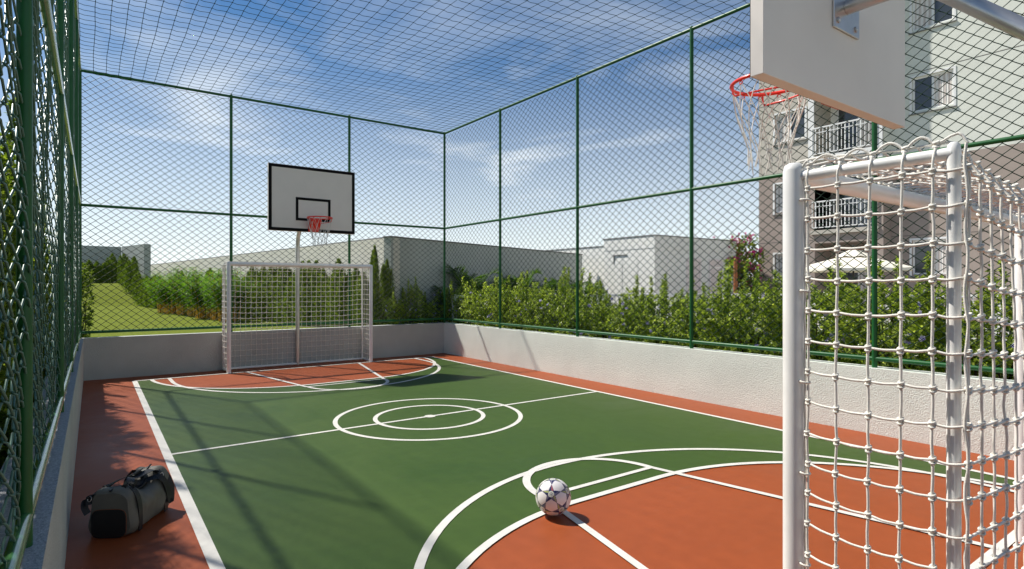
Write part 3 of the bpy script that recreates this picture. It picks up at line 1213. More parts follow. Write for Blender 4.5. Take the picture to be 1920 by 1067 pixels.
# ================================================================== BAG
def make_bag():
    g = thing('duffel_bag', 'dark grey duffel bag with black straps on the red strip by the left wall', 'sports bag', (0.262, 4.86, 0.001), -math.atan2(.52, .85))
    Lh, Wh, Hh = .262, .142, .305
    cloth = mat('grey_coated_cloth', (.125, .12, .10), .6, var=.15, vscale=6, bump=.25, bscale=9)
    blk = mat('black_cloth', (.006, .006, .007), .6)
    strap = mat('black_webbing', (.009, .009, .011), .5, bump=.2, bscale=300)
    pip = mat('orange_piping', (.25, .07, .02), .6)
    # body
    n_s, n_c = 44, 52
    V = []
    for i in range(n_s):
        f = i / (n_s - 1)
        y = -Lh + 2 * Lh * f
        e = abs(2 * f - 1)
        sc = (1 - e ** 14 * .12)
        for j in range(n_c):
            a = 2 * PI * j / n_c
            ca, sa = math.cos(a), math.sin(a)
            p = 6.5
            q = (abs(ca) ** p + abs(sa) ** p) ** (-1 / p)
            x = Wh * q * ca * sc
            z = Hh / 2 + Hh / 2 * q * sa * sc
            top = max(0, (z / Hh - .45) / .55)
            # slumped middle, upright ends, shoulders pulled in
            z -= top * .075 * math.exp(-((y - .02) / .12) ** 2) - top * .018 * math.exp(-((y - .24) / .09) ** 2)
            x *= 1 - .30 * top ** 2
            nv = mnoise.noise(Vector((x * 9, y * 9, z * 9))) * .020 + mnoise.noise(Vector((x * 22, y * 20, z * 22 + 5))) * .004
            x += nv * ca
            z = max(0.0, z + nv * sa * top)
            # creases dropping from the top edge
            x += .006 * math.sin(y * 60 + z * 18) * top * (1 - top) * 2
            V.append((x, y, z))
    F = [(i * n_c + j, i * n_c + (j + 1) % n_c, (i + 1) * n_c + (j + 1) % n_c, (i + 1) * n_c + j) for i in range(n_s - 1) for j in range(n_c)]
    mb = MB()
    mb.add(V, F, True)
    mb.add(V[:n_c], [tuple(range(n_c))[::-1]], False)
    mb.add(V[-n_c:], [tuple(range(n_c))], False)
    mb.build('body', cloth, g)
    # black end panels, slightly proud
    for s in (-1, 1):
        mb = MB()
        ring = []
        for j in range(40):
            a = 2 * PI * j / 40
            ca, sa = math.cos(a), math.sin(a)
            q = (abs(ca) ** 5 + abs(sa) ** 5) ** (-.2)
            ring.append((.86 * Wh * .88 * q * ca, .30 * Hh + .30 * Hh * q * sa))
        r0 = [(x, s * (Lh + .001), z + .004) for x, z in ring]
        r1 = [(x * .985, s * (Lh + .010), z * .99 + .004) for x, z in ring]
        ctr = [(0, s * (Lh + .016), .3 * Hh)]
        mb.add(r0 + r1 + ctr, [(j, (j + 1) % 40, 40 + (j + 1) % 40, 40 + j) for j in range(40)], True)
        mb.add(r1 + ctr, [(j, (j + 1) % 40, 40) for j in range(40)], True)
        mb.build('end_panel', blk, g)
        mb = MB()
        mb.tubes(np.array(r0)[None], .0022, 5, ref=(0, 1, 0), closed=True)
        mb.build('piping', pip, g)

    def band(pts, w, side, name='strap'):
        """flat webbing following pts; side = unit vector across the webbing"""
        P = np.array(pts, float)
        # smooth
        for _ in range(2):
            Q = np.empty((2 * len(P) - 1, 3)); Q[0::2] = P; Q[1::2] = (P[1:] + P[:-1]) / 2
            Q[1:-1] = (Q[:-2] + 2 * Q[1:-1] + Q[2:]) / 4
            P = Q
        S = np.broadcast_to(np.array(side, float), P.shape)
        T = np.gradient(P, axis=0)
        T /= np.linalg.norm(T, axis=1, keepdims=True)
        S = S - T * (S * T).sum(1, keepdims=True)
        S /= np.linalg.norm(S, axis=1, keepdims=True)
        Nn = np.cross(T, S)
        h = .0018
        v = np.stack([P + S * w / 2 + Nn * h, P - S * w / 2 + Nn * h, P - S * w / 2 - Nn * h, P + S * w / 2 - Nn * h], 1)
        n = len(P)
        f = [(i * 4 + k, i * 4 + (k + 1) % 4, (i + 1) * 4 + (k + 1) % 4, (i + 1) * 4 + k) for i in range(n - 1) for k in range(4)]
        mb = MB()
        mb.add(v.reshape(-1, 3), f, False)
        mb.add(v[0], [(0, 1, 2, 3)]); mb.add(v[-1], [(3, 2, 1, 0)])
        return mb.build(name, strap, g)
    # webbing wrapped up both sides at two stations, carrying handles
    for s in (-1, 1):
        for y in (-.17, .17):
            zt = Hh - (.01 if abs(y) > .1 else .05)
            band([(s * (Wh + .004), y, .01), (s * (Wh + .009), y, .10), (s * (Wh + .004), y, .19), (s * (Wh * .86 + .004), y, .262), (s * Wh * .62, y, zt + .010)], .046, (0, 1, 0))
    # left handle stands in an arch, right handle flops down the side
    band([(-.085, -.17, .288), (-.05, -.165, .318), (-.02, -.09, .335), (.0, .0, .325), (.01, .09, .338), (-.02, .165, .325), (-.085, .17, .29)], .046, (1, 0, .35), 'handle')
    band([(.085, -.17, .288), (.08, -.16, .325), (.045, -.10, .345), (.02, -.02, .31), (.04, .07, .315), (.06, .15, .325), (.085, .17, .29)], .046, (1, 0, -.2), 'handle')
    # shoulder strap: from near end, lying over the top, then a loop hanging on the right side
    band([(-.115, -.275, .225), (-.13, -.265, .262), (-.10, -.23, .292), (-.05, -.22, .296), (.03, -.23, .300), (.075, -.20, .315), (.04, -.12, .315), (.0, -.03, .268), (.05, .06, .262), (.11, .13, .285),
          (.15, .15, .24), (.165, .17, .15), (.165, .185, .075), (.168, .205, .068), (.165, .225, .12), (.150, .235, .20), (.10, .24, .285), (.02, .245, .305), (-.06, .25, .30), (-.10, .262, .25)], .040, (.25, .9, .3), 'shoulder_strap')
    band([(-.12, -.282, .17), (-.145, -.285, .215), (-.15, -.25, .25), (-.125, -.215, .255), (-.12, -.18, .235)], .042, (.2, .8, .4), 'strap')
    # zip and gaping opening
    mb = MB()
    zp = []
    for i in range(30):
        y = -.26 + .52 * i / 29
        zz_ = Hh - .055 * math.exp(-((y - .02) / .12) ** 2) + .018 * math.exp(-((y - .24) / .09) ** 2) + .001
        zp.append((.012 * math.sin(y * 14), y, zz_))
    P = np.array(zp)
    mb.tubes(P[None], .006, 6, ref=(1, 0, 0))
    mb.build('zip', blk, g)
    mb = MB()
    pts_ = []
    for i in range(22):
        a = 2 * PI * i / 22
        pts_.append((.055 * math.cos(a) + .012, .02 + .10 * math.sin(a), .243 + .012 * math.sin(3 * a) + .012))
    mb.add(pts_ + [(.01, .02, .236)], [(i, (i + 1) % 22, 22) for i in range(22)], True)
    mb.tubes(np.array(pts_)[None], .007, 6, ref=(0, 0, 1), closed=True)
    mb.build('opening', blk, g)
    for (x, y, z) in ((.06, -.17, .300), (-.115, -.272, .262), (.12, .16, .272)):
        mb = MB()
        rg = np.array([(x + .012 * math.cos(a), y + .004 * math.sin(a), z + .016 * math.sin(a)) for a in np.linspace(0, 2 * PI, 13)[:-1]])
        mb.tubes(rg[None], .0024, 5, ref=(0, 1, 0), closed=True)
        mb.build('buckle', M['galv'], g)
    return g


make_bag()


# ================================================================== GROUND BEYOND
def terrain(name, xs, ys, zf, m):
    mb = MB()
    X, Y = np.meshgrid(xs, ys, indexing='ij')
    Z = zf(X, Y)
    v = np.stack([X, Y, Z], -1).reshape(-1, 3)
    nx_, ny_ = len(xs), len(ys)
    i, j = np.meshgrid(np.arange(nx_ - 1), np.arange(ny_ - 1), indexing='ij')
    a = (i * ny_ + j).ravel()
    f = np.stack([a, a + ny_, a + ny_ + 1, a + 1], 1)
    mb.add(v, f, True)
    return tag(mb.build(name, m), kind='structure')


def lawn_z(X, Y):
    base = 0.5
    s = np.clip((Y - 39.0) / 7.5, 0, 1)
    s = s * (1.6 - .6 * s)
    side = np.clip((3.6 - X) / 1.2, 0, 1)
    return base + 1.32 * s * side + 0.02 * np.sin(X * 1.3) * np.sin(Y * .9)


terrain('lawn', np.linspace(-30, 8.0, 120), np.concatenate([np.linspace(12.78, 60, 150)]), lawn_z, M['lawn'])
sheet('garden_bed', [(7.31, -3), (12.2, -3), (12.2, 12.5), (7.31, 12.5)], 0.25, M['soil'])
sheet('garden_bed', [(-6, -4), (-.36, -4), (-.30, 12.76), (-6, 12.76)], 0.30, M['soil'])
q = MB(); prism(q, [(12.2, -6), (60, -6), (60, 13.0), (12.2, 13.0)], -.05, .5)
tag(q.build('terrace', M['paving']), kind='structure')
q = MB(); prism(q, [(8.001, 13.0), (60, 13.0), (60, 60), (8.001, 60)], -.05, .45)
tag(q.build('garden_bed', M['soil']), kind='structure')


# ================================================================== WALLS & BUILDINGS
def wall_run(label, a, b, th, z0, z1, m, cat='wall', coping=True, joints=0):
    a = np.array(a, float); b = np.array(b, float)
    d = (b - a); Ln = np.linalg.norm(d); d = d / Ln
    n = np.array([-d[1], d[0]])
    t = thing('boundary_wall', label, cat, (a[0], a[1], z0), math.atan2(d[1], d[0]))
    box_obj('wall', (0, 0, 0), (Ln, th, z1 - z0), m, t)
    if coping:
        box_obj('coping', (-.02, -.02, z1 - z0 + .002), (Ln + .02, th + .02, z1 - z0 + .035), M['coping'], t)
    for k in range(joints):
        x = Ln * (k + .75) / (joints + 1)
        box_obj('joint', (x, -.003, 0), (x + .015, 0.001, z1 - z0), M['joint'], t)
        box_obj('joint', (x, th - .001, 0), (x + .015, th + .003, z1 - z0), M['joint'], t)
    return t


wall_run('long sunlit pale wall running away behind the row of cypresses', (6.13, 13.52), (3.12, 40.5), -.25, .3, 2.84, M['creamwall'], joints=5)
wall_run('shaded grey garden wall behind the palms', (6.12, 13.5), (15.7, 16.9), .25, .3, 2.84, M['greywall'])
# far left L-shaped retaining wall
t = thing('boundary_wall', 'tall grey angled wall behind the cypresses at the far left', 'wall', (0, 0, 1.0))
mb = MB()
prism(mb, [(-9, 48.9), (2.1, 50.4), (2.1, 50.7), (-9, 49.2)], 0, 3.4)
mb.build('wall', M['greywall'], t)
mb = MB()
prism(mb, [(2.11, 50.3), (3.17, 46.2), (3.57, 46.3), (2.5, 50.7)], -1, 3.42)
mb.build('wall', M['greywall'], t)

# service building ---------------------------------------------------
SB = (15.7, 13.3)
t = thing('service_building', 'low white flat-roofed building with two louvred doors beyond the hedge', 'building', (SB[0], SB[1], .45))
ZS = 3.35 - .45
mb = MB()
mb.box((0, 0, 0), (4.75, 2.4, ZS - .42))
mb.build('wall', M['offwhite'], t)
mb = MB()
mb.box((-.012, -.012, ZS - .418), (4.765, 2.412, ZS))
mb.build('fascia', M['offwhite'], t)
box_obj('roof_edge', (-.03, -.03, ZS + .002), (4.78, 2.43, ZS + .035), M['coping'], t)
mb = MB()
mb.box((.30, 2.43, 0), (4.75, 12, ZS - .22))
mb.build('rear_wing', M['offwhite'], t)
box_obj('roof_edge', (.28, 2.44, ZS - .218), (4.77, 12, ZS - .19), M['coping'], t)
for x0, w_ in ((1.70, .80), (3.02, .80)):
    fr = MB()
    fr.box((x0, -.05, .05), (x0 + .06, -.002, 2.18)); fr.box((x0 + w_ - .06, -.05, .05), (x0 + w_, -.002, 2.18)); fr.box((x0 + .06, -.05, 2.12), (x0 + w_ - .06, -.002, 2.18))
    dr = fr.build('door', M['louvre'], t)
    lv = MB()
    for k in range(26):
        z = .12 + k * .077
        lv.obox(((x0 + w_ / 2), -.022, z), (w_ / 2 - .062, 0, 0), (0, .016, -.022), (0, .003, .002))
    lv.build('louvre', M['louvre'], dr)
    box_obj('backing', (x0 + .06, -.008, .05), (x0 + w_ - .06, -.003, 2.12), M['louvre'], dr)
# door panels and a bracket lamp on the sunlit side
for y0 in (0.75, 1.5):
    box_obj('side_panel', (-.012, y0, .05), (-.002, y0 + .6, 2.1), M['offwhite'], t)
mb = MB()
mb.box((-.03, 1.25, 2.28), (-.003, 1.9, 2.31))
mb.box((-.03, 1.87, 2.0), (-.003, 1.9, 2.279))
mb.build('awning_bracket', M['coping'], t)

# apartment building --------------------------------------------------
XA, XB = 22.5, 23.1
AB = thing('apartment_building', 'tall apartment building with taupe lower floors, pale upper floors and balconies', 'building', (XA, 8.9, .5))
ox, oy, oz = XA, 8.9, .5
F0, FH = .82, 2.80


def facade(name, x, y0, y1, z0, z1, openings, m, depth=.14, parent=AB):
    """wall in a plane of constant x facing -x, with rectangular openings and reveals"""
    ys_ = sorted(set([y0, y1] + [max(y0, min(y1, a)) for o in openings for a in o[:2]]))
    zs_ = sorted(set([z0, z1] + [max(z0, min(z1, a)) for o in openings for a in o[2:4]]))
    mb = MB()
    for i in range(len(ys_) - 1):
        for j in range(len(zs_) - 1):
            cy, cz = (ys_[i] + ys_[i + 1]) / 2, (zs_[j] + zs_[j + 1]) / 2
            if any(o[0] < cy < o[1] and o[2] < cz < o[3] for o in openings):
                continue
            a = [(x - ox, ys_[i] - oy, zs_[j] - oz), (x - ox, ys_[i] - oy, zs_[j + 1] - oz), (x - ox, ys_[i + 1] - oy, zs_[j + 1] - oz), (x - ox, ys_[i + 1] - oy, zs_[j] - oz)]
            mb.add(a, [(0, 1, 2, 3)])
    for o in openings:
        a, b, c, d = o[:4]
        if c >= z1 or d <= z0:
            continue
        dp = o[4] if len(o) > 4 else depth
        X0, X1 = x - ox, x - ox + dp
        a, b, c, d = a - oy, b - oy, c - oz, d - oz
        mb.add([(X0, a, c), (X1, a, c), (X1, a, d), (X0, a, d)], [(0, 1, 2, 3)])
        mb.add([(X0, b, c), (X0, b, d), (X1, b, d), (X1, b, c)], [(0, 1, 2, 3)])
        mb.add([(X0, a, c), (X0, b, c), (X1, b, c), (X1, a, c)], [(0, 1, 2, 3)])
        mb.add([(X0, a, d), (X1, a, d), (X1, b, d), (X0, b, d)], [(0, 1, 2, 3)])
    return mb.build(name, m, parent)


def window(x, y0, y1, z0, z1, dark_first=True, door=False):
    """two-leaf window set into the reveal; y0<y1; dark leaf at y1 side when dark_first"""
    X = x - ox + .07
    a, b, c, d = y0 - oy, y1 - oy, z0 - oz, z1 - oz
    fr = MB()
    w_ = .06
    fr.box((X, a, c), (X + .05, a + w_, d)); fr.box((X, b - w_, c), (X + .05, b, d))
    fr.box((X, a + w_, c), (X + .05, b - w_, c + w_)); fr.box((X, a + w_, d - w_), (X + .05, b - w_, d))
    mdy = (a + b) / 2
    fr.box((X - .01, mdy - .035, c + w_), (X + .048, mdy + .035, d - w_))
    # outer surround
    X2 = x - ox
    fr.box((X2 - .02, a - .07, c - .07), (X2 - .001, a - .001, d + .07)); fr.box((X2 - .02, b + .001, c - .07), (X2 - .001, b + .07, d + .07))
    fr.box((X2 - .02, a, d + .001), (X2 - .001, b, d + .07))
    f = fr.build('window', M['white'], AB)
    sl_ = MB(); sl_.box((X2 - .06, a - .09, c - .10), (X2 + .069, b + .09, c - .071)); sl_.build('sill', M['coping'], f)
    lo, hi = (a + w_, mdy - .035), (mdy + .035, b - w_)
    dk, cu = (hi, lo) if dark_first else (lo, hi)
    gl = MB(); gl.box((X + .02, dk[0], c + w_), (X + .03, dk[1], d - w_)); gl.build('pane', M['glass'], f)
    ct = MB()
    nn = 24
    yy = np.linspace(cu[0], cu[1], nn)
    xx = X + .045 + .012 * np.sin(np.arange(nn) * 1.9)
    v = np.vstack([np.stack([xx, yy, np.full(nn, c + w_)], 1), np.stack([xx, yy, np.full(nn, d - w_)], 1)])
    ct.add(v, [(i, nn + i, nn + i + 1, i + 1) for i in range(nn - 1)], True)
    ct.build('curtain', M['curtain'], f)
    bk = MB(); bk.box((X + .10, a, c), (X + .12, b, d)); bk.build('pane_back', M['glass'], f)


wins_l, wins_r, balc = [], [], []
for k in range(5):
    z = F0 + k * FH
    wins_l.append((11.65, 12.88, z + .95, z + 2.08))
    if k != 1:
        wins_r.append((7.04, 8.24, z + 1.2, z + 2.38))
    wins_r.append((2.0, 3.3, z + 1.0, z + 2.17))
    balc.append((9.15, 11.28, z + (.12 if k else 0), z + 2.42, 1.3))
ZC = 6.0
facade('lower_wall', XA, 8.9, 13.57, .5, ZC, wins_l + balc, M['taupe'])
facade('upper_wall', XA, 8.9, 13.57, ZC, 15.5, wins_l + balc, M['beige'])
facade('lower_wall', XB, -4.0, 8.9, .5, ZC, wins_r, M['taupe'])
facade('upper_wall', XB, -4.0, 8.9, ZC, 15.5, wins_r, M['pale'])
mb = MB()     # return face between both planes, rear volume, gable
mb.box((0.001, 0, 0), (XB - ox + .002, .01, ZC - oz))
mb.build('return_wall', M['taupe'], AB)
mb = MB()
mb.box((0.001, 0, ZC - oz + .002), (XB - ox + .002, .01, 15.0))
mb.build('return_wall', M['pale'], AB)
mb = MB()
mb.box((0.002, 13.555 - oy, 0), (9, 13.568 - oy, 15.0))
mb.box((1.5, -12.9, 0), (9, 4.65, 15.0))
mb.box((-.1, -12.9, 15.01), (9, 4.8, 15.2))
mb.build('rear_wall', M['beige'], AB)
for wdw in wins_l:
    window(XA, *wdw, dark_first=False)
for wdw in wins_r:
    window(XB, *wdw, dark_first=not (F0 + 3 * FH < wdw[2] < F0 + 4 * FH))
# joints in the render
for z in (3.36, 6.12, 8.96, 11.76, 14.5):
    mb = MB()
    mb.box((-.004, 11.34 - oy, z - oz), (-.0005, 13.57 - oy, z - oz + .022))
    mb.box((XB - ox - .004, -4 - oy, z - oz), (XB - ox - .0005, 8.88 - oy, z - oz + .022))
    mb.build('render_joint', M['joint'], AB)
# white pilaster beside upper balconies
box_obj('pilaster', (-.03, 11.30 - oy, ZC - oz + .01), (-.002, 11.52 - oy, 15.0), M['white'], AB)
box_obj('pilaster', (-.03, 8.92 - oy, ZC - oz + .01), (-.002, 9.13 - oy, 15.0), M['white'], AB)
for k in range(5):
    z = F0 + k * FH
    y0, y1 = 9.15 - oy, 11.28 - oy
    zb = z + .12 - oz if k else z - oz
    bal = MB()
    bal.box((-.10, y0 - .12, zb - .16), (1.29, y1 + .12, zb - .005)) if k else bal.box((0.01, y0, zb - .05), (1.29, y1, zb - .005))
    b_ = bal.build('balcony', M['beige' if k < 2 else 'white'], AB)
    box_obj('back_wall', (1.25, y0, zb), (1.29, y1, z + 2.42 - oz), M['taupe' if k < 2 else 'offwhite'], b_)
    fr = MB()
    for yy in (y0 + .25, y0 + 1.03, y0 + 1.80):
        fr.box((1.17, yy, zb), (1.248, yy + .06, zb + 2.1))
    fr.box((1.17, y0 + .25, zb + 2.102), (1.248, y0 + 1.86, zb + 2.16))
    fr.build('sliding_door', M['white'], b_)
    box_obj('pane', (1.20, y0 + 1.091, zb), (1.22, y0 + 1.799, zb + 2.1), M['glass'], b_)
    ct = MB()
    nn = 26
    yy = np.linspace(y0 + .311, y0 + 1.029, nn)
    xx = 1.215 + .012 * np.sin(np.arange(nn) * 2.1)
    v = np.vstack([np.stack([xx, yy, np.full(nn, zb)], 1), np.stack([xx, yy, np.full(nn, zb + 2.1)], 1)])
    ct.add(v, [(i, nn + i, nn + i + 1, i + 1) for i in range(nn - 1)], True)
    ct.build('curtain', M['curtain'], b_)
    if k:
        rl = MB()
        xr = -.06
        rl.box((xr, y0 - .08, zb + 1.05), (xr + .045, y1 + .08, zb + 1.10))
        rl.box((xr, y0 - .08, zb + .08), (xr + .04, y1 + .08, zb + .115))
        rl.box((xr, y0 + 0.0, zb + .88), (xr + .03, y1 + .0, zb + .905))
        nb_ = 17
        for i in range(nb_ + 1):
            yy_ = y0 - .08 + (y1 - y0 + .14) * i / nb_
            wd = .04 if i % 4 == 0 else .022
            rl.box((xr + .005, yy_, zb + .116), (xr + .035, yy_ + wd, zb + 1.049))
        rl.build('railing', M['white'], b_)

# white balustrades ----------------------------------------------------
def balustrade(label, a, b, z0, z1, pitch=.13):
    a = np.array(a, float); b = np.array(b, float)
    d = b - a; Ln = float(np.linalg.norm(d))
    t = thing('balustrade', label, 'fence', (a[0], a[1], z0), math.atan2(d[1], d[0]))
    H = z1 - z0
    mb = MB()
    mb.box((0, -.04, H - .07), (Ln, .04, H))
    mb.box((0, -.025, .10), (Ln, .025, .15))
    mb.build('rail', M['white'], t, 0.005)
    mb = MB()
    for i in range(int(Ln / pitch)):
        x = .05 + i * pitch
        mb.box((x, -.014, .151), (x + .028, .014, H - .071))
    mb.build('baluster', M['white'], t)
    n = max(2, int(Ln / 1.8) + 1)
    for i in range(n):
        x = Ln * i / (n - 1)
        box_obj('post', (x - .045, -.05, 0), (x + .045, .05, H + .015), M['white'], t, 0.004)
    return t


balustrade('white railing behind the hedge in front of the palms', (7.6, 12.95), (17.6, 10.4), .35, 1.40)
balustrade('white terrace railing at the foot of the apartment building', (17.75, 10.4), (17.75, 0.5), .5, 1.42)
balustrade('lower white railing between the hedge and the cream parasol', (14.2, 8.2), (14.6, 1.5), .45, 1.20, .11)


# parasol ----------------------------------------------------------------
def parasol():
    t = thing('parasol', 'large cream parasol with vented top on the terrace', 'parasol', (16.95, 7.45, .5))
    mb = MB()
    mb.cyl((0, 0, .05), (0, 0, 2.12), .022, 10)
    mb.build('pole', M['dark'], t)
    mb = MB(); mb.cyl((0, 0, 0), (0, 0, .06), .28, 20, .26); mb.build('base', M['dark'], t)
    mb = MB(); mb.tubes(np.array([[(0, 0, 2.16), (0, 0, 2.20), (0, 0, 2.24), (0, 0, 2.27)]]), np.array([.015, .03, .025, .003]), 10, ref=(0, 1, 0)); mb.build('finial', M['dark'], t)

    def cap(r0, r1, z0, z1, nseg=8, sub=5):
        nr = 7
        V = []
        n = nseg * sub
        for i in range(nr):
            f = i / (nr - 1)
            r = r0 + (r1 - r0) * f
            z = z0 + (z1 - z0) * f + .015 * math.sin(f * PI) * (r1 > 1)
            for j in range(n):
                a = 2 * PI * j / n
                loc = (j % sub) / sub
                chord = math.cos(PI / nseg) / math.cos((loc - .5) * 2 * PI / nseg)
                zz_ = z - .03 * math.sin(loc * PI) * f
                V.append((r * chord * math.cos(a), r * chord * math.sin(a), zz_))
        F = [(i * n + j, i * n + (j + 1) % n, (i + 1) * n + (j + 1) % n, (i + 1) * n + j) for i in range(nr - 1) for j in range(n)]
        return V, F, V[-n:], n
    V, F, last, n = cap(.30, 1.42, 1.93, 1.62)
    mb = MB(); mb.add(V, F, True)
    vv = list(last) + [(x, y, z - .07) for x, y, z in last]
    mb.add(vv, [(j, (j + 1) % n, n + (j + 1) % n, n + j) for j in range(n)], True)
    cn = mb.build('canopy', M['canvas'], t)
    V, F, last, n = cap(.01, .46, 2.16, 1.945)
    mb = MB(); mb.add(V, F, True)
    mb.build('vent', M['canvas'], cn)
    for k in range(8):
        a = 2 * PI * k / 8
        mb = MB(); mb.cyl((.03 * math.cos(a), .03 * math.sin(a), 1.98), (1.40 * math.cos(a), 1.40 * math.sin(a), 1.61), .009, 6)
        mb.build('rib', M['dark'], t)
    return t


parasol()


# ================================================================== PLANTS
def unit(n, r=None):
    r = rng if r is None else r
    v = r.normal(size=(n, 3))
    return v / np.linalg.norm(v, axis=1, keepdims=True)


def field(P, s, seed=0.0):
    """cheap smooth noise in -1..1"""
    x, y, z = P[:, 0] * s + seed, P[:, 1] * s + seed * 1.7, P[:, 2] * s - seed
    return (np.sin(x * 1.7 + np.sin(y * 1.3 + z)) + np.sin(y * 2.1 + np.sin(z * 1.7 + x * .6)) + np.sin(z * 1.9 + np.sin(x * 1.1 - y))) / 3


def rosettes(mb, T, A, k, ln, wd, r, spread=0.9):
    """k leaves around each tip T with axis A"""
    n = len(T)
    A = A / np.linalg.norm(A, axis=1, keepdims=True)
    TT = np.repeat(T, k, 0)
    AA = np.repeat(A, k, 0)
    rd = unit(n * k, r)
    D = AA * r.uniform(.15, 1.0, (n * k, 1)) + rd * spread
    P = TT - AA * r.uniform(0, .06, (n * k, 1)) * (ln / .05)
    Nn = AA + unit(n * k, r) * .5
    mb.leaves(P, D, Nn, ln * r.uniform(.6, 1.2, n * k), wd * r.uniform(.7, 1.15, n * k))


def shrub_mesh(seed, wx, wy, h, ntips, k=9, ln=.05, wd=.026, nfl=12, plumes=5):
    r = np.random.default_rng(seed)
    mb = MB()
    n = ntips * 3
    P = r.uniform(-1, 1, (n, 3))
    # bias to the surface of a rounded box
    m_ = np.abs(P).max(1)
    keep = (m_ > .68) | (r.uniform(size=n) < .35)
    P = P[keep]
    rad = (np.abs(P[:, 0]) ** 4 + np.abs(P[:, 1]) ** 4 + np.clip(P[:, 2], 0, 1) ** 4) ** .25
    P = P[rad < 1.0]
    Q = P * np.array([wx, wy, h / 2]) + np.array([0, 0, h / 2])
    topn = 1 + .22 * field(np.column_stack([Q[:, 0], Q[:, 1], Q[:, 0] * 0]), 4.5, seed)
    Q[:, 2] *= topn
    fl = field(Q, 5.5, seed)
    Q = Q[(fl > -.30)][:ntips]
    A = (Q - np.array([0, 0, h * .35])) / np.array([wx, wy, h])
    A = A + np.array([0, 0, .45]) + unit(len(Q), r) * .45
    rosettes(mb, Q, A, k, ln, wd, r)
    # upright shoots
    for _ in range(plumes):
        bx, by = r.uniform(-.8, .8) * wx, r.uniform(-.8, .8) * wy
        hh = h * r.uniform(1.0, 1.36)
        zs_ = np.arange(h * .75, hh, .022)
        lean = r.uniform(-.12, .12, 2)
        Tt = np.stack([bx + lean[0] * (zs_ - h * .75) + r.normal(0, .012, len(zs_)), by + lean[1] * (zs_ - h * .75) + r.normal(0, .012, len(zs_)), zs_], 1)
        rosettes(mb, Tt, np.tile([0, 0, 1.0], (len(Tt), 1)) + unit(len(Tt), r) * .3, 8, ln, wd, r, 1.1)
    st = MB()
    for _ in range(14):
        a = r.uniform(0, 2 * PI)
        e = np.array([math.cos(a) * wx * r.uniform(.3, .8), math.sin(a) * wy * r.uniform(.3, .8), h * r.uniform(.6, .92)])
        b = np.array([e[0] * .15, e[1] * .3, 0])
        m2 = (b + e) / 2 + r.normal(0, .05, 3)
        st.tubes(np.stack([b, m2, e])[None], np.array([.013, .009, .004]), 5, ref=(1, .2, 0))
    flb = MB()
    if nfl:
        idx = r.choice(len(Q), nfl * 3, replace=False)
        C = Q[idx]
        C = C[np.argsort(-(np.abs(C[:, 0]) / wx + np.abs(C[:, 1]) / wy + C[:, 2] / h * .3))][:nfl]
        C = C * np.array([1.04, 1.03, 1.0]) + np.array([0, 0, .01])
        flb = []
        for c in C:
            one = MB()
            flb.append(one)
            for _ in range(r.integers(1, 4)):
                cc_ = c + r.normal(0, .011, 3)
                ax_ = unit(1, r)[0] + np.array([-.6, -.3, .5])
                ax_ /= np.linalg.norm(ax_)
                e1 = np.cross(ax_, (0.1, .2, 1)); e1 /= np.linalg.norm(e1); e2 = np.cross(ax_, e1)
                ag = np.arange(5) * 2 * PI / 5
                D = np.outer(np.cos(ag), e1) + np.outer(np.sin(ag), e2) + ax_ * .25
                one.leaves(np.tile(cc_, (5, 1)), D, np.tile(ax_, (5, 1)), .036, .032, mid=.62)
    return mb, st, flb


def plant_proto(name, label, cat, mb, st, fl, m_leaf, m_fl=None, m_st=None, leafname='foliage', loc=(0, 0, 0), group=None, flname='flowers'):
    t = thing(name, label, cat, loc, 0, group)
    mb.build(leafname, m_leaf, t)
    if st is not None:
        st.build('stem', m_st or M['bark'], t)
    if isinstance(fl, list):
        for one in fl:
            one.build('flower', m_fl, t)
    return t


def place(proto, used, loc, rot, label=None, scale=None):
    o = proto if not used else copy_tree(proto)
    o.location = loc
    o.rotation_euler = (0, 0, rot)
    if scale is not None:
        o.scale = (scale,) * 3 if isinstance(scale, (int, float)) else scale
    if label:
        o['label'] = label
    return o


# flowering hedge along the right wall
HGRP = 'flowering shrubs of the hedge along the right wall'
protos = []
for i in range(4):
    mb, st, fl = shrub_mesh(20 + i, .62, .66, 1.38, 1750, k=9, ln=.055, wd=.030, nfl=30, plumes=9)
    protos.append([plant_proto('flowering_shrub', 'glossy green shrub with small violet flowers in the hedge behind the right fence', 'shrub', mb, st, fl, M['leaf_hedge'], M['petal_violet'], group=HGRP), False])
spots = []
y = 13.3
i = 0
hs = {0: .89, 1: .82, 2: .93, 3: .93, 4: .86, 5: .97, 6: .68, 7: .86, 8: .82, 9: .99, 10: .96, 11: .96, 12: .92}
while y > -1.0:
    spots.append((7.98 + random.uniform(-.04, .05), y, hs.get(i, 1.0)))
    y -= random.uniform(.90, .96)
    i += 1
for i, (x, y, hsc) in enumerate(spots):
    p = protos[i % 4]
    place(p[0], p[1], (x, y, .25 + .0), random.choice((0, PI)) + random.uniform(-.15, .15),
          ordn(i) + ' violet-flowered shrub of the front hedge, counted from the far corner post', (1, 1, hsc))
    p[1] = True
y = 12.6
k = 0
while y > -1.0:
    place(protos[(k + 2) % 4][0], True, (8.95 + random.uniform(-.1, .1), y, .25), random.choice((0, PI)) + random.uniform(-.3, .3),
          ordn(k) + ' low shrub of the second row behind the front hedge, counted from far end', (1, 1.05, random.uniform(.50, .60)))['group'] = 'second row of lower flowering shrubs behind the hedge'
    y -= random.uniform(1.0, 1.2)
    k += 1
sp = place(protos[0][0], True, (6.75, 13.55, .3), .4, 'darker violet-flowered shrub behind the far fence by the corner post', (.8, .75, .86))
sp = place(protos[2][0], True, (5.95, 13.25, .3), 1.9, 'small sparse violet-flowered shrub left of the corner behind the far fence', (.55, .5, .72))

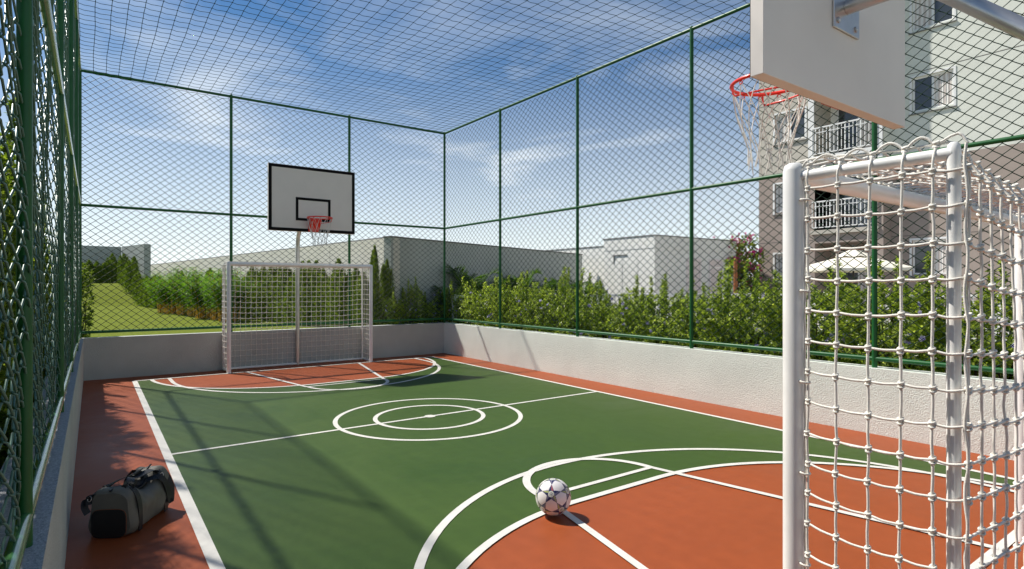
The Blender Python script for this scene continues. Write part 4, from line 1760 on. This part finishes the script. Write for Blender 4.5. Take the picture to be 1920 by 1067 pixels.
# tall shrubs outside the left fence
LG = 'tall leafy shrubs outside the left fence'
lp = []
for i in range(3):
    mb, st, fl = shrub_mesh(60 + i, .62, .95, 2.5, 2300, k=9, ln=.078, wd=.036, nfl=0, plumes=8)
    lp.append([plant_proto('tall_shrub', 'tall bright green leafy shrub seen through the left fence', 'shrub', mb, st, None, M['leaf_tree'], group=LG), False])
y = 12.6
i = 0
while y > -2:
    p = lp[i % 3]
    place(p[0], p[1], (-1.02 + random.uniform(-.06, .06), y, .28), random.choice((0, PI)) + random.uniform(-.12, .12),
          ordn(i) + ' tall leafy shrub outside the left fence, counted from the far end', (1, 1, random.uniform(.92, 1.05)))
    p[1] = True
    y -= random.uniform(1.45, 1.7)
    i += 1


# cypresses ------------------------------------------------------------
def conifer_mesh(seed, h=1.75, rw=.30, n=5200):
    r = np.random.default_rng(seed)
    mb = MB()
    # several upright spires
    sp_ = [(0, 0, 1.0, 1.0)] + [(r.uniform(-.20, .20), r.uniform(-.20, .20), r.uniform(.70, .95), .75) for _ in range(4)]
    for (x, y, hh, rs) in sp_:
        m = int(n * (.4 if hh == 1.0 else .15))
        t = r.uniform(0, 1, m) ** .85
        prof = rw * rs * np.clip(np.sin(np.clip(t * .80 + .14, 0, 1) * PI) ** .45 * (1 - t * .30), 0.02, 2)
        prof = np.where(t > .86, prof * (1 - (t - .86) / .16), prof)
        a = r.uniform(0, 2 * PI, m)
        rr = prof * (r.uniform(.35, 1, m) ** .5) * (1 + .22 * np.sin(a * 5 + t * 17 + seed))
        P = np.stack([x + rr * np.cos(a), y + rr * np.sin(a), t * h * hh], 1)
        D = np.stack([np.cos(a) * .35, np.sin(a) * .35, np.ones(m)], 1) + unit(m, r) * .35
        mb.leaves(P, D, np.stack([np.cos(a), np.sin(a), .3 + 0 * a], 1) + unit(m, r) * .4, r.uniform(.05, .10, m), r.uniform(.016, .028, m), mid=.5)
    st = MB()
    st.cyl((0, 0, 0), (0, 0, h * .7), .03, 6, .008)
    return mb, st


CG = 'small cypresses in the row along the long wall'
cp = []
for i in range(4):
    mb, st = conifer_mesh(100 + i, h=1.62, rw=.24)
    cp.append([plant_proto('cypress_tree', 'small dark green cypress in the row behind the far goal', 'tree', mb, st, None, M['leaf_conifer'], group=CG), False])
i = 0
Yc = 13.55
while Yc < 34:
    xw = 6.13 + (3.2 - 6.13) * (Yc - 13.52) / (41.0 - 13.52) - .62
    p = cp[i % 4]
    hsc = random.choice((.84, .90, .93, .98, 1.12))
    o = place(p[0], p[1], (xw + random.uniform(-.08, .08), Yc, float(lawn_z(xw, Yc)) - .03), random.uniform(0, 6),
              ordn(i) + ' small cypress along the long pale wall, counted from the wall corner', (1.0, 1.0, hsc))
    if i == 0:
        o.name = 'cypress_tree'
    p[1] = True
    Yc += .34 + .008 * (Yc - 13)
    i += 1
# two bigger ones at the wall corner
for x_, y_, s_, lb in ((5.62, 13.32, 1.28, 'tallest cypress just right of the far goal by the wall corner'), (5.98, 13.42, 1.08, 'dark thin cypress in front of the grey wall corner')):
    place(cp[1][0], True, (x_, y_, .47), random.uniform(0, 6), lb, (.62, .62, s_))
# the back row on the slope
BG = 'cypresses on the grass slope at the far left'
pts_b = [(-1.9 + .42 * k, 46.9 + .05 * k) for k in range(10)] + [(2.02, 45.2), (2.2, 43.6), (2.38, 42.0), (2.5, 40.4), (2.6, 38.8), (2.68, 37.2), (2.75, 35.8), (2.84, 34.6), (2.9, 33.4)]
for k, (x_, y_) in enumerate(pts_b):
    o = place(cp[k % 4][0], True, (x_, y_, float(lawn_z(np.array(x_), np.array(y_))) - .03), random.uniform(0, 6), ordn(k) + ' cypress on the grass slope, counted from the far left', (1.3, 1.3, random.uniform(.80, .95) * (1.45 if k in (8, 10, 12) else 1.12 if k > 9 else 1)))
    o['group'] = BG


# bamboo -----------------------------------------------------------------
def bamboo_mesh(seed, h=1.75):
    r = np.random.default_rng(seed)
    mb = MB()
    st = MB()
    for _ in range(34):
        a = r.uniform(0, 2 * PI)
        b0 = np.array([math.cos(a), math.sin(a), 0]) * r.uniform(0, .33)
        lean = np.array([math.cos(a), math.sin(a), 0]) * r.uniform(.15, .55)
        hh = h * r.uniform(.6, 1.05)
        tt = np.linspace(0, 1, 7)[:, None]
        path = b0 + lean * tt ** 2 + np.array([0, 0, 1]) * tt * hh
        st.tubes(path[None], np.linspace(.014, .004, 7), 5, ref=(1, .3, 0))
        m = 150
        u = r.uniform(.38, 1.0, m)
        P = b0 + lean * u[:, None] ** 2 + np.array([0, 0, 1]) * u[:, None] * hh + r.normal(0, .07, (m, 3))
        D = unit(m, r) * np.array([1, 1, .35]) + lean * .6 + np.array([0, 0, -.15])
        mb.leaves(P, D, np.tile([0, 0, 1.0], (m, 1)) + unit(m, r) * .3, r.uniform(.10, .19, m), r.uniform(.016, .026, m), mid=.35)
    return mb, st


BB = 'bamboo clumps beside the lawn'
bp = []
for i in range(2):
    mb, st = bamboo_mesh(200 + i)
    bp.append([plant_proto('bamboo_clump', 'bright green bamboo clump with golden canes at the lawn edge', 'bamboo', mb, st, None, M['leaf_bamboo'], m_st=M['bamboo_stem'], group=BB), False])
for k in range(7):
    f_ = k / 6
    x_, y_ = 3.72 - .90 * f_, 20.3 + 8.6 * f_
    p = bp[k % 2]
    place(p[0], p[1], (x_, y_, .48), random.uniform(0, 6), ordn(k) + ' bright bamboo clump with golden canes, counted from behind the left goalpost', (1.1, 1.1, random.uniform(.92, 1.08)))
    p[1] = True

# pale bush at the far-left corner
mb, st, fl = shrub_mesh(300, .24, .3, 1.35, 520, k=9, ln=.05, wd=.026, nfl=0, plumes=4)
plant_proto('leafy_shrub', 'sparse pale green shrub just behind the far left corner post', 'shrub', mb, st, None, M['leaf_tree'], loc=(-.10, 13.5, .45))


# palms --------------------------------------------------------------------
def palm_mesh(seed, nf=11, L_=1.25):
    r = np.random.default_rng(seed)
    mb = MB()
    st = MB()
    for k in range(nf):
        a = 2 * PI * k / nf + r.uniform(-.3, .3)
        up = r.uniform(.9, 1.55)
        tt = np.linspace(0, 1, 22)
        rr = L_ * (tt * .48)
        z = L_ * (up * tt * 1.0 - .75 * tt ** 2.4)
        P = np.stack([rr * math.cos(a), rr * math.sin(a), z + .35], 1)
        st.tubes(P[None], np.linspace(.010, .003, 22), 4, ref=(0.1, .2, 1))
        T = np.gradient(P, axis=0); T /= np.linalg.norm(T, axis=1, keepdims=True)
        S = np.cross(T, (0, 0, 1)); S /= np.linalg.norm(S, axis=1, keepdims=True)
        for s in (-1, 1):
            D = S * s + T * .7 + np.array([0, 0, .15])
            ln = .34 * np.sin(np.clip(tt * .85 + .12, 0, 1) * PI) + .05
            q = slice(3, None)
            for jj in (0, .5):
                Pj = P + np.gradient(P, axis=0) * jj
                mb.leaves(Pj[q], (D + r.normal(0, .08, D.shape))[q], np.cross(T, S * s)[q], ln[q], .022, mid=.3)
    st.cyl((0, 0, 0), (0, 0, .40), .05, 8, .04)
    return mb, st


PG = 'small palms in front of the shaded garden wall'
pp = []
for i in range(2):
    mb, st = palm_mesh(400 + i)
    pp.append([plant_proto('palm', 'small feathery palm before the shaded grey wall', 'palm', mb, st, None, M['leaf_palm'], m_st=M['leaf_palm'], leafname='fronds', group=PG), False])
for k, (x_, y_, s_, lb) in enumerate([(8.75, 13.95, 1.38, 'largest feathery palm before the grey wall'), (9.5, 14.2, .95, None), (8.1, 13.9, .95, None), (10.75, 14.5, 1.2, None), (11.8, 14.8, 1.0, None), (12.8, 15.0, 1.0, None), (14.3, 15.3, 1.1, 'dark palm beside the white service building')]):
    p = pp[k % 2]
    place(p[0], p[1], (x_, y_, .45), random.uniform(0, 6), lb or ordn(k) + ' small feathery palm before the shaded grey wall, counted from the largest', s_)
    p[1] = True


# bougainvillea ---------------------------------------------------------------
def boug():
    r = np.random.default_rng(9)
    t = thing('bougainvillea', 'bougainvillea with magenta flowers between white building and apartments', 'flowering tree', (20.9, 13.9, .45))
    mb, fl, st = MB(), MB(), MB()
    for k in range(110):
        a = r.uniform(0, 2 * PI)
        e = np.array([math.cos(a) * r.uniform(.2, 1.5), math.sin(a) * r.uniform(.2, 1.3), r.uniform(.9, 3.0)])
        tt = np.linspace(0, 1, 6)[:, None]
        P = e * tt + np.array([0, 0, .5]) * np.sin(tt * PI)
        st.tubes(P[None], np.linspace(.02, .004, 6), 5, ref=(1, .1, 0))
        T = e + r.normal(0, .16, (20, 3)) + np.array([0, 0, -.1])
        rosettes(mb, T, unit(20, r) + np.array([0, 0, .3]), 8, .09, .05, r)
        if r.uniform() < .7:
            T = e + r.normal(0, .09, (16, 3)) + np.array([0, 0, .04])
            rosettes(fl, T, unit(16, r), 6, .07, .06, r)
    mb.build('foliage', M['leaf_tree'], t)
    fl.build('flowers', M['petal_pink'], t)
    st.build('branch', M['bark'], t)


boug()
t = thing('timber_post', 'rusty brown timber post beside the bougainvillea', 'post', (17.2, 11.2, .45))
mb = MB(); mb.cyl((0, 0, 0), (0, 0, 2.05), .065, 12, .06); mb.build('shaft', M['wood'], t)
mb = MB(); mb.cyl((-.9, .3, 1.75), (-.07, .02, 1.8), .012, 6); mb.build('wire_arm', M['white_metal'], t)
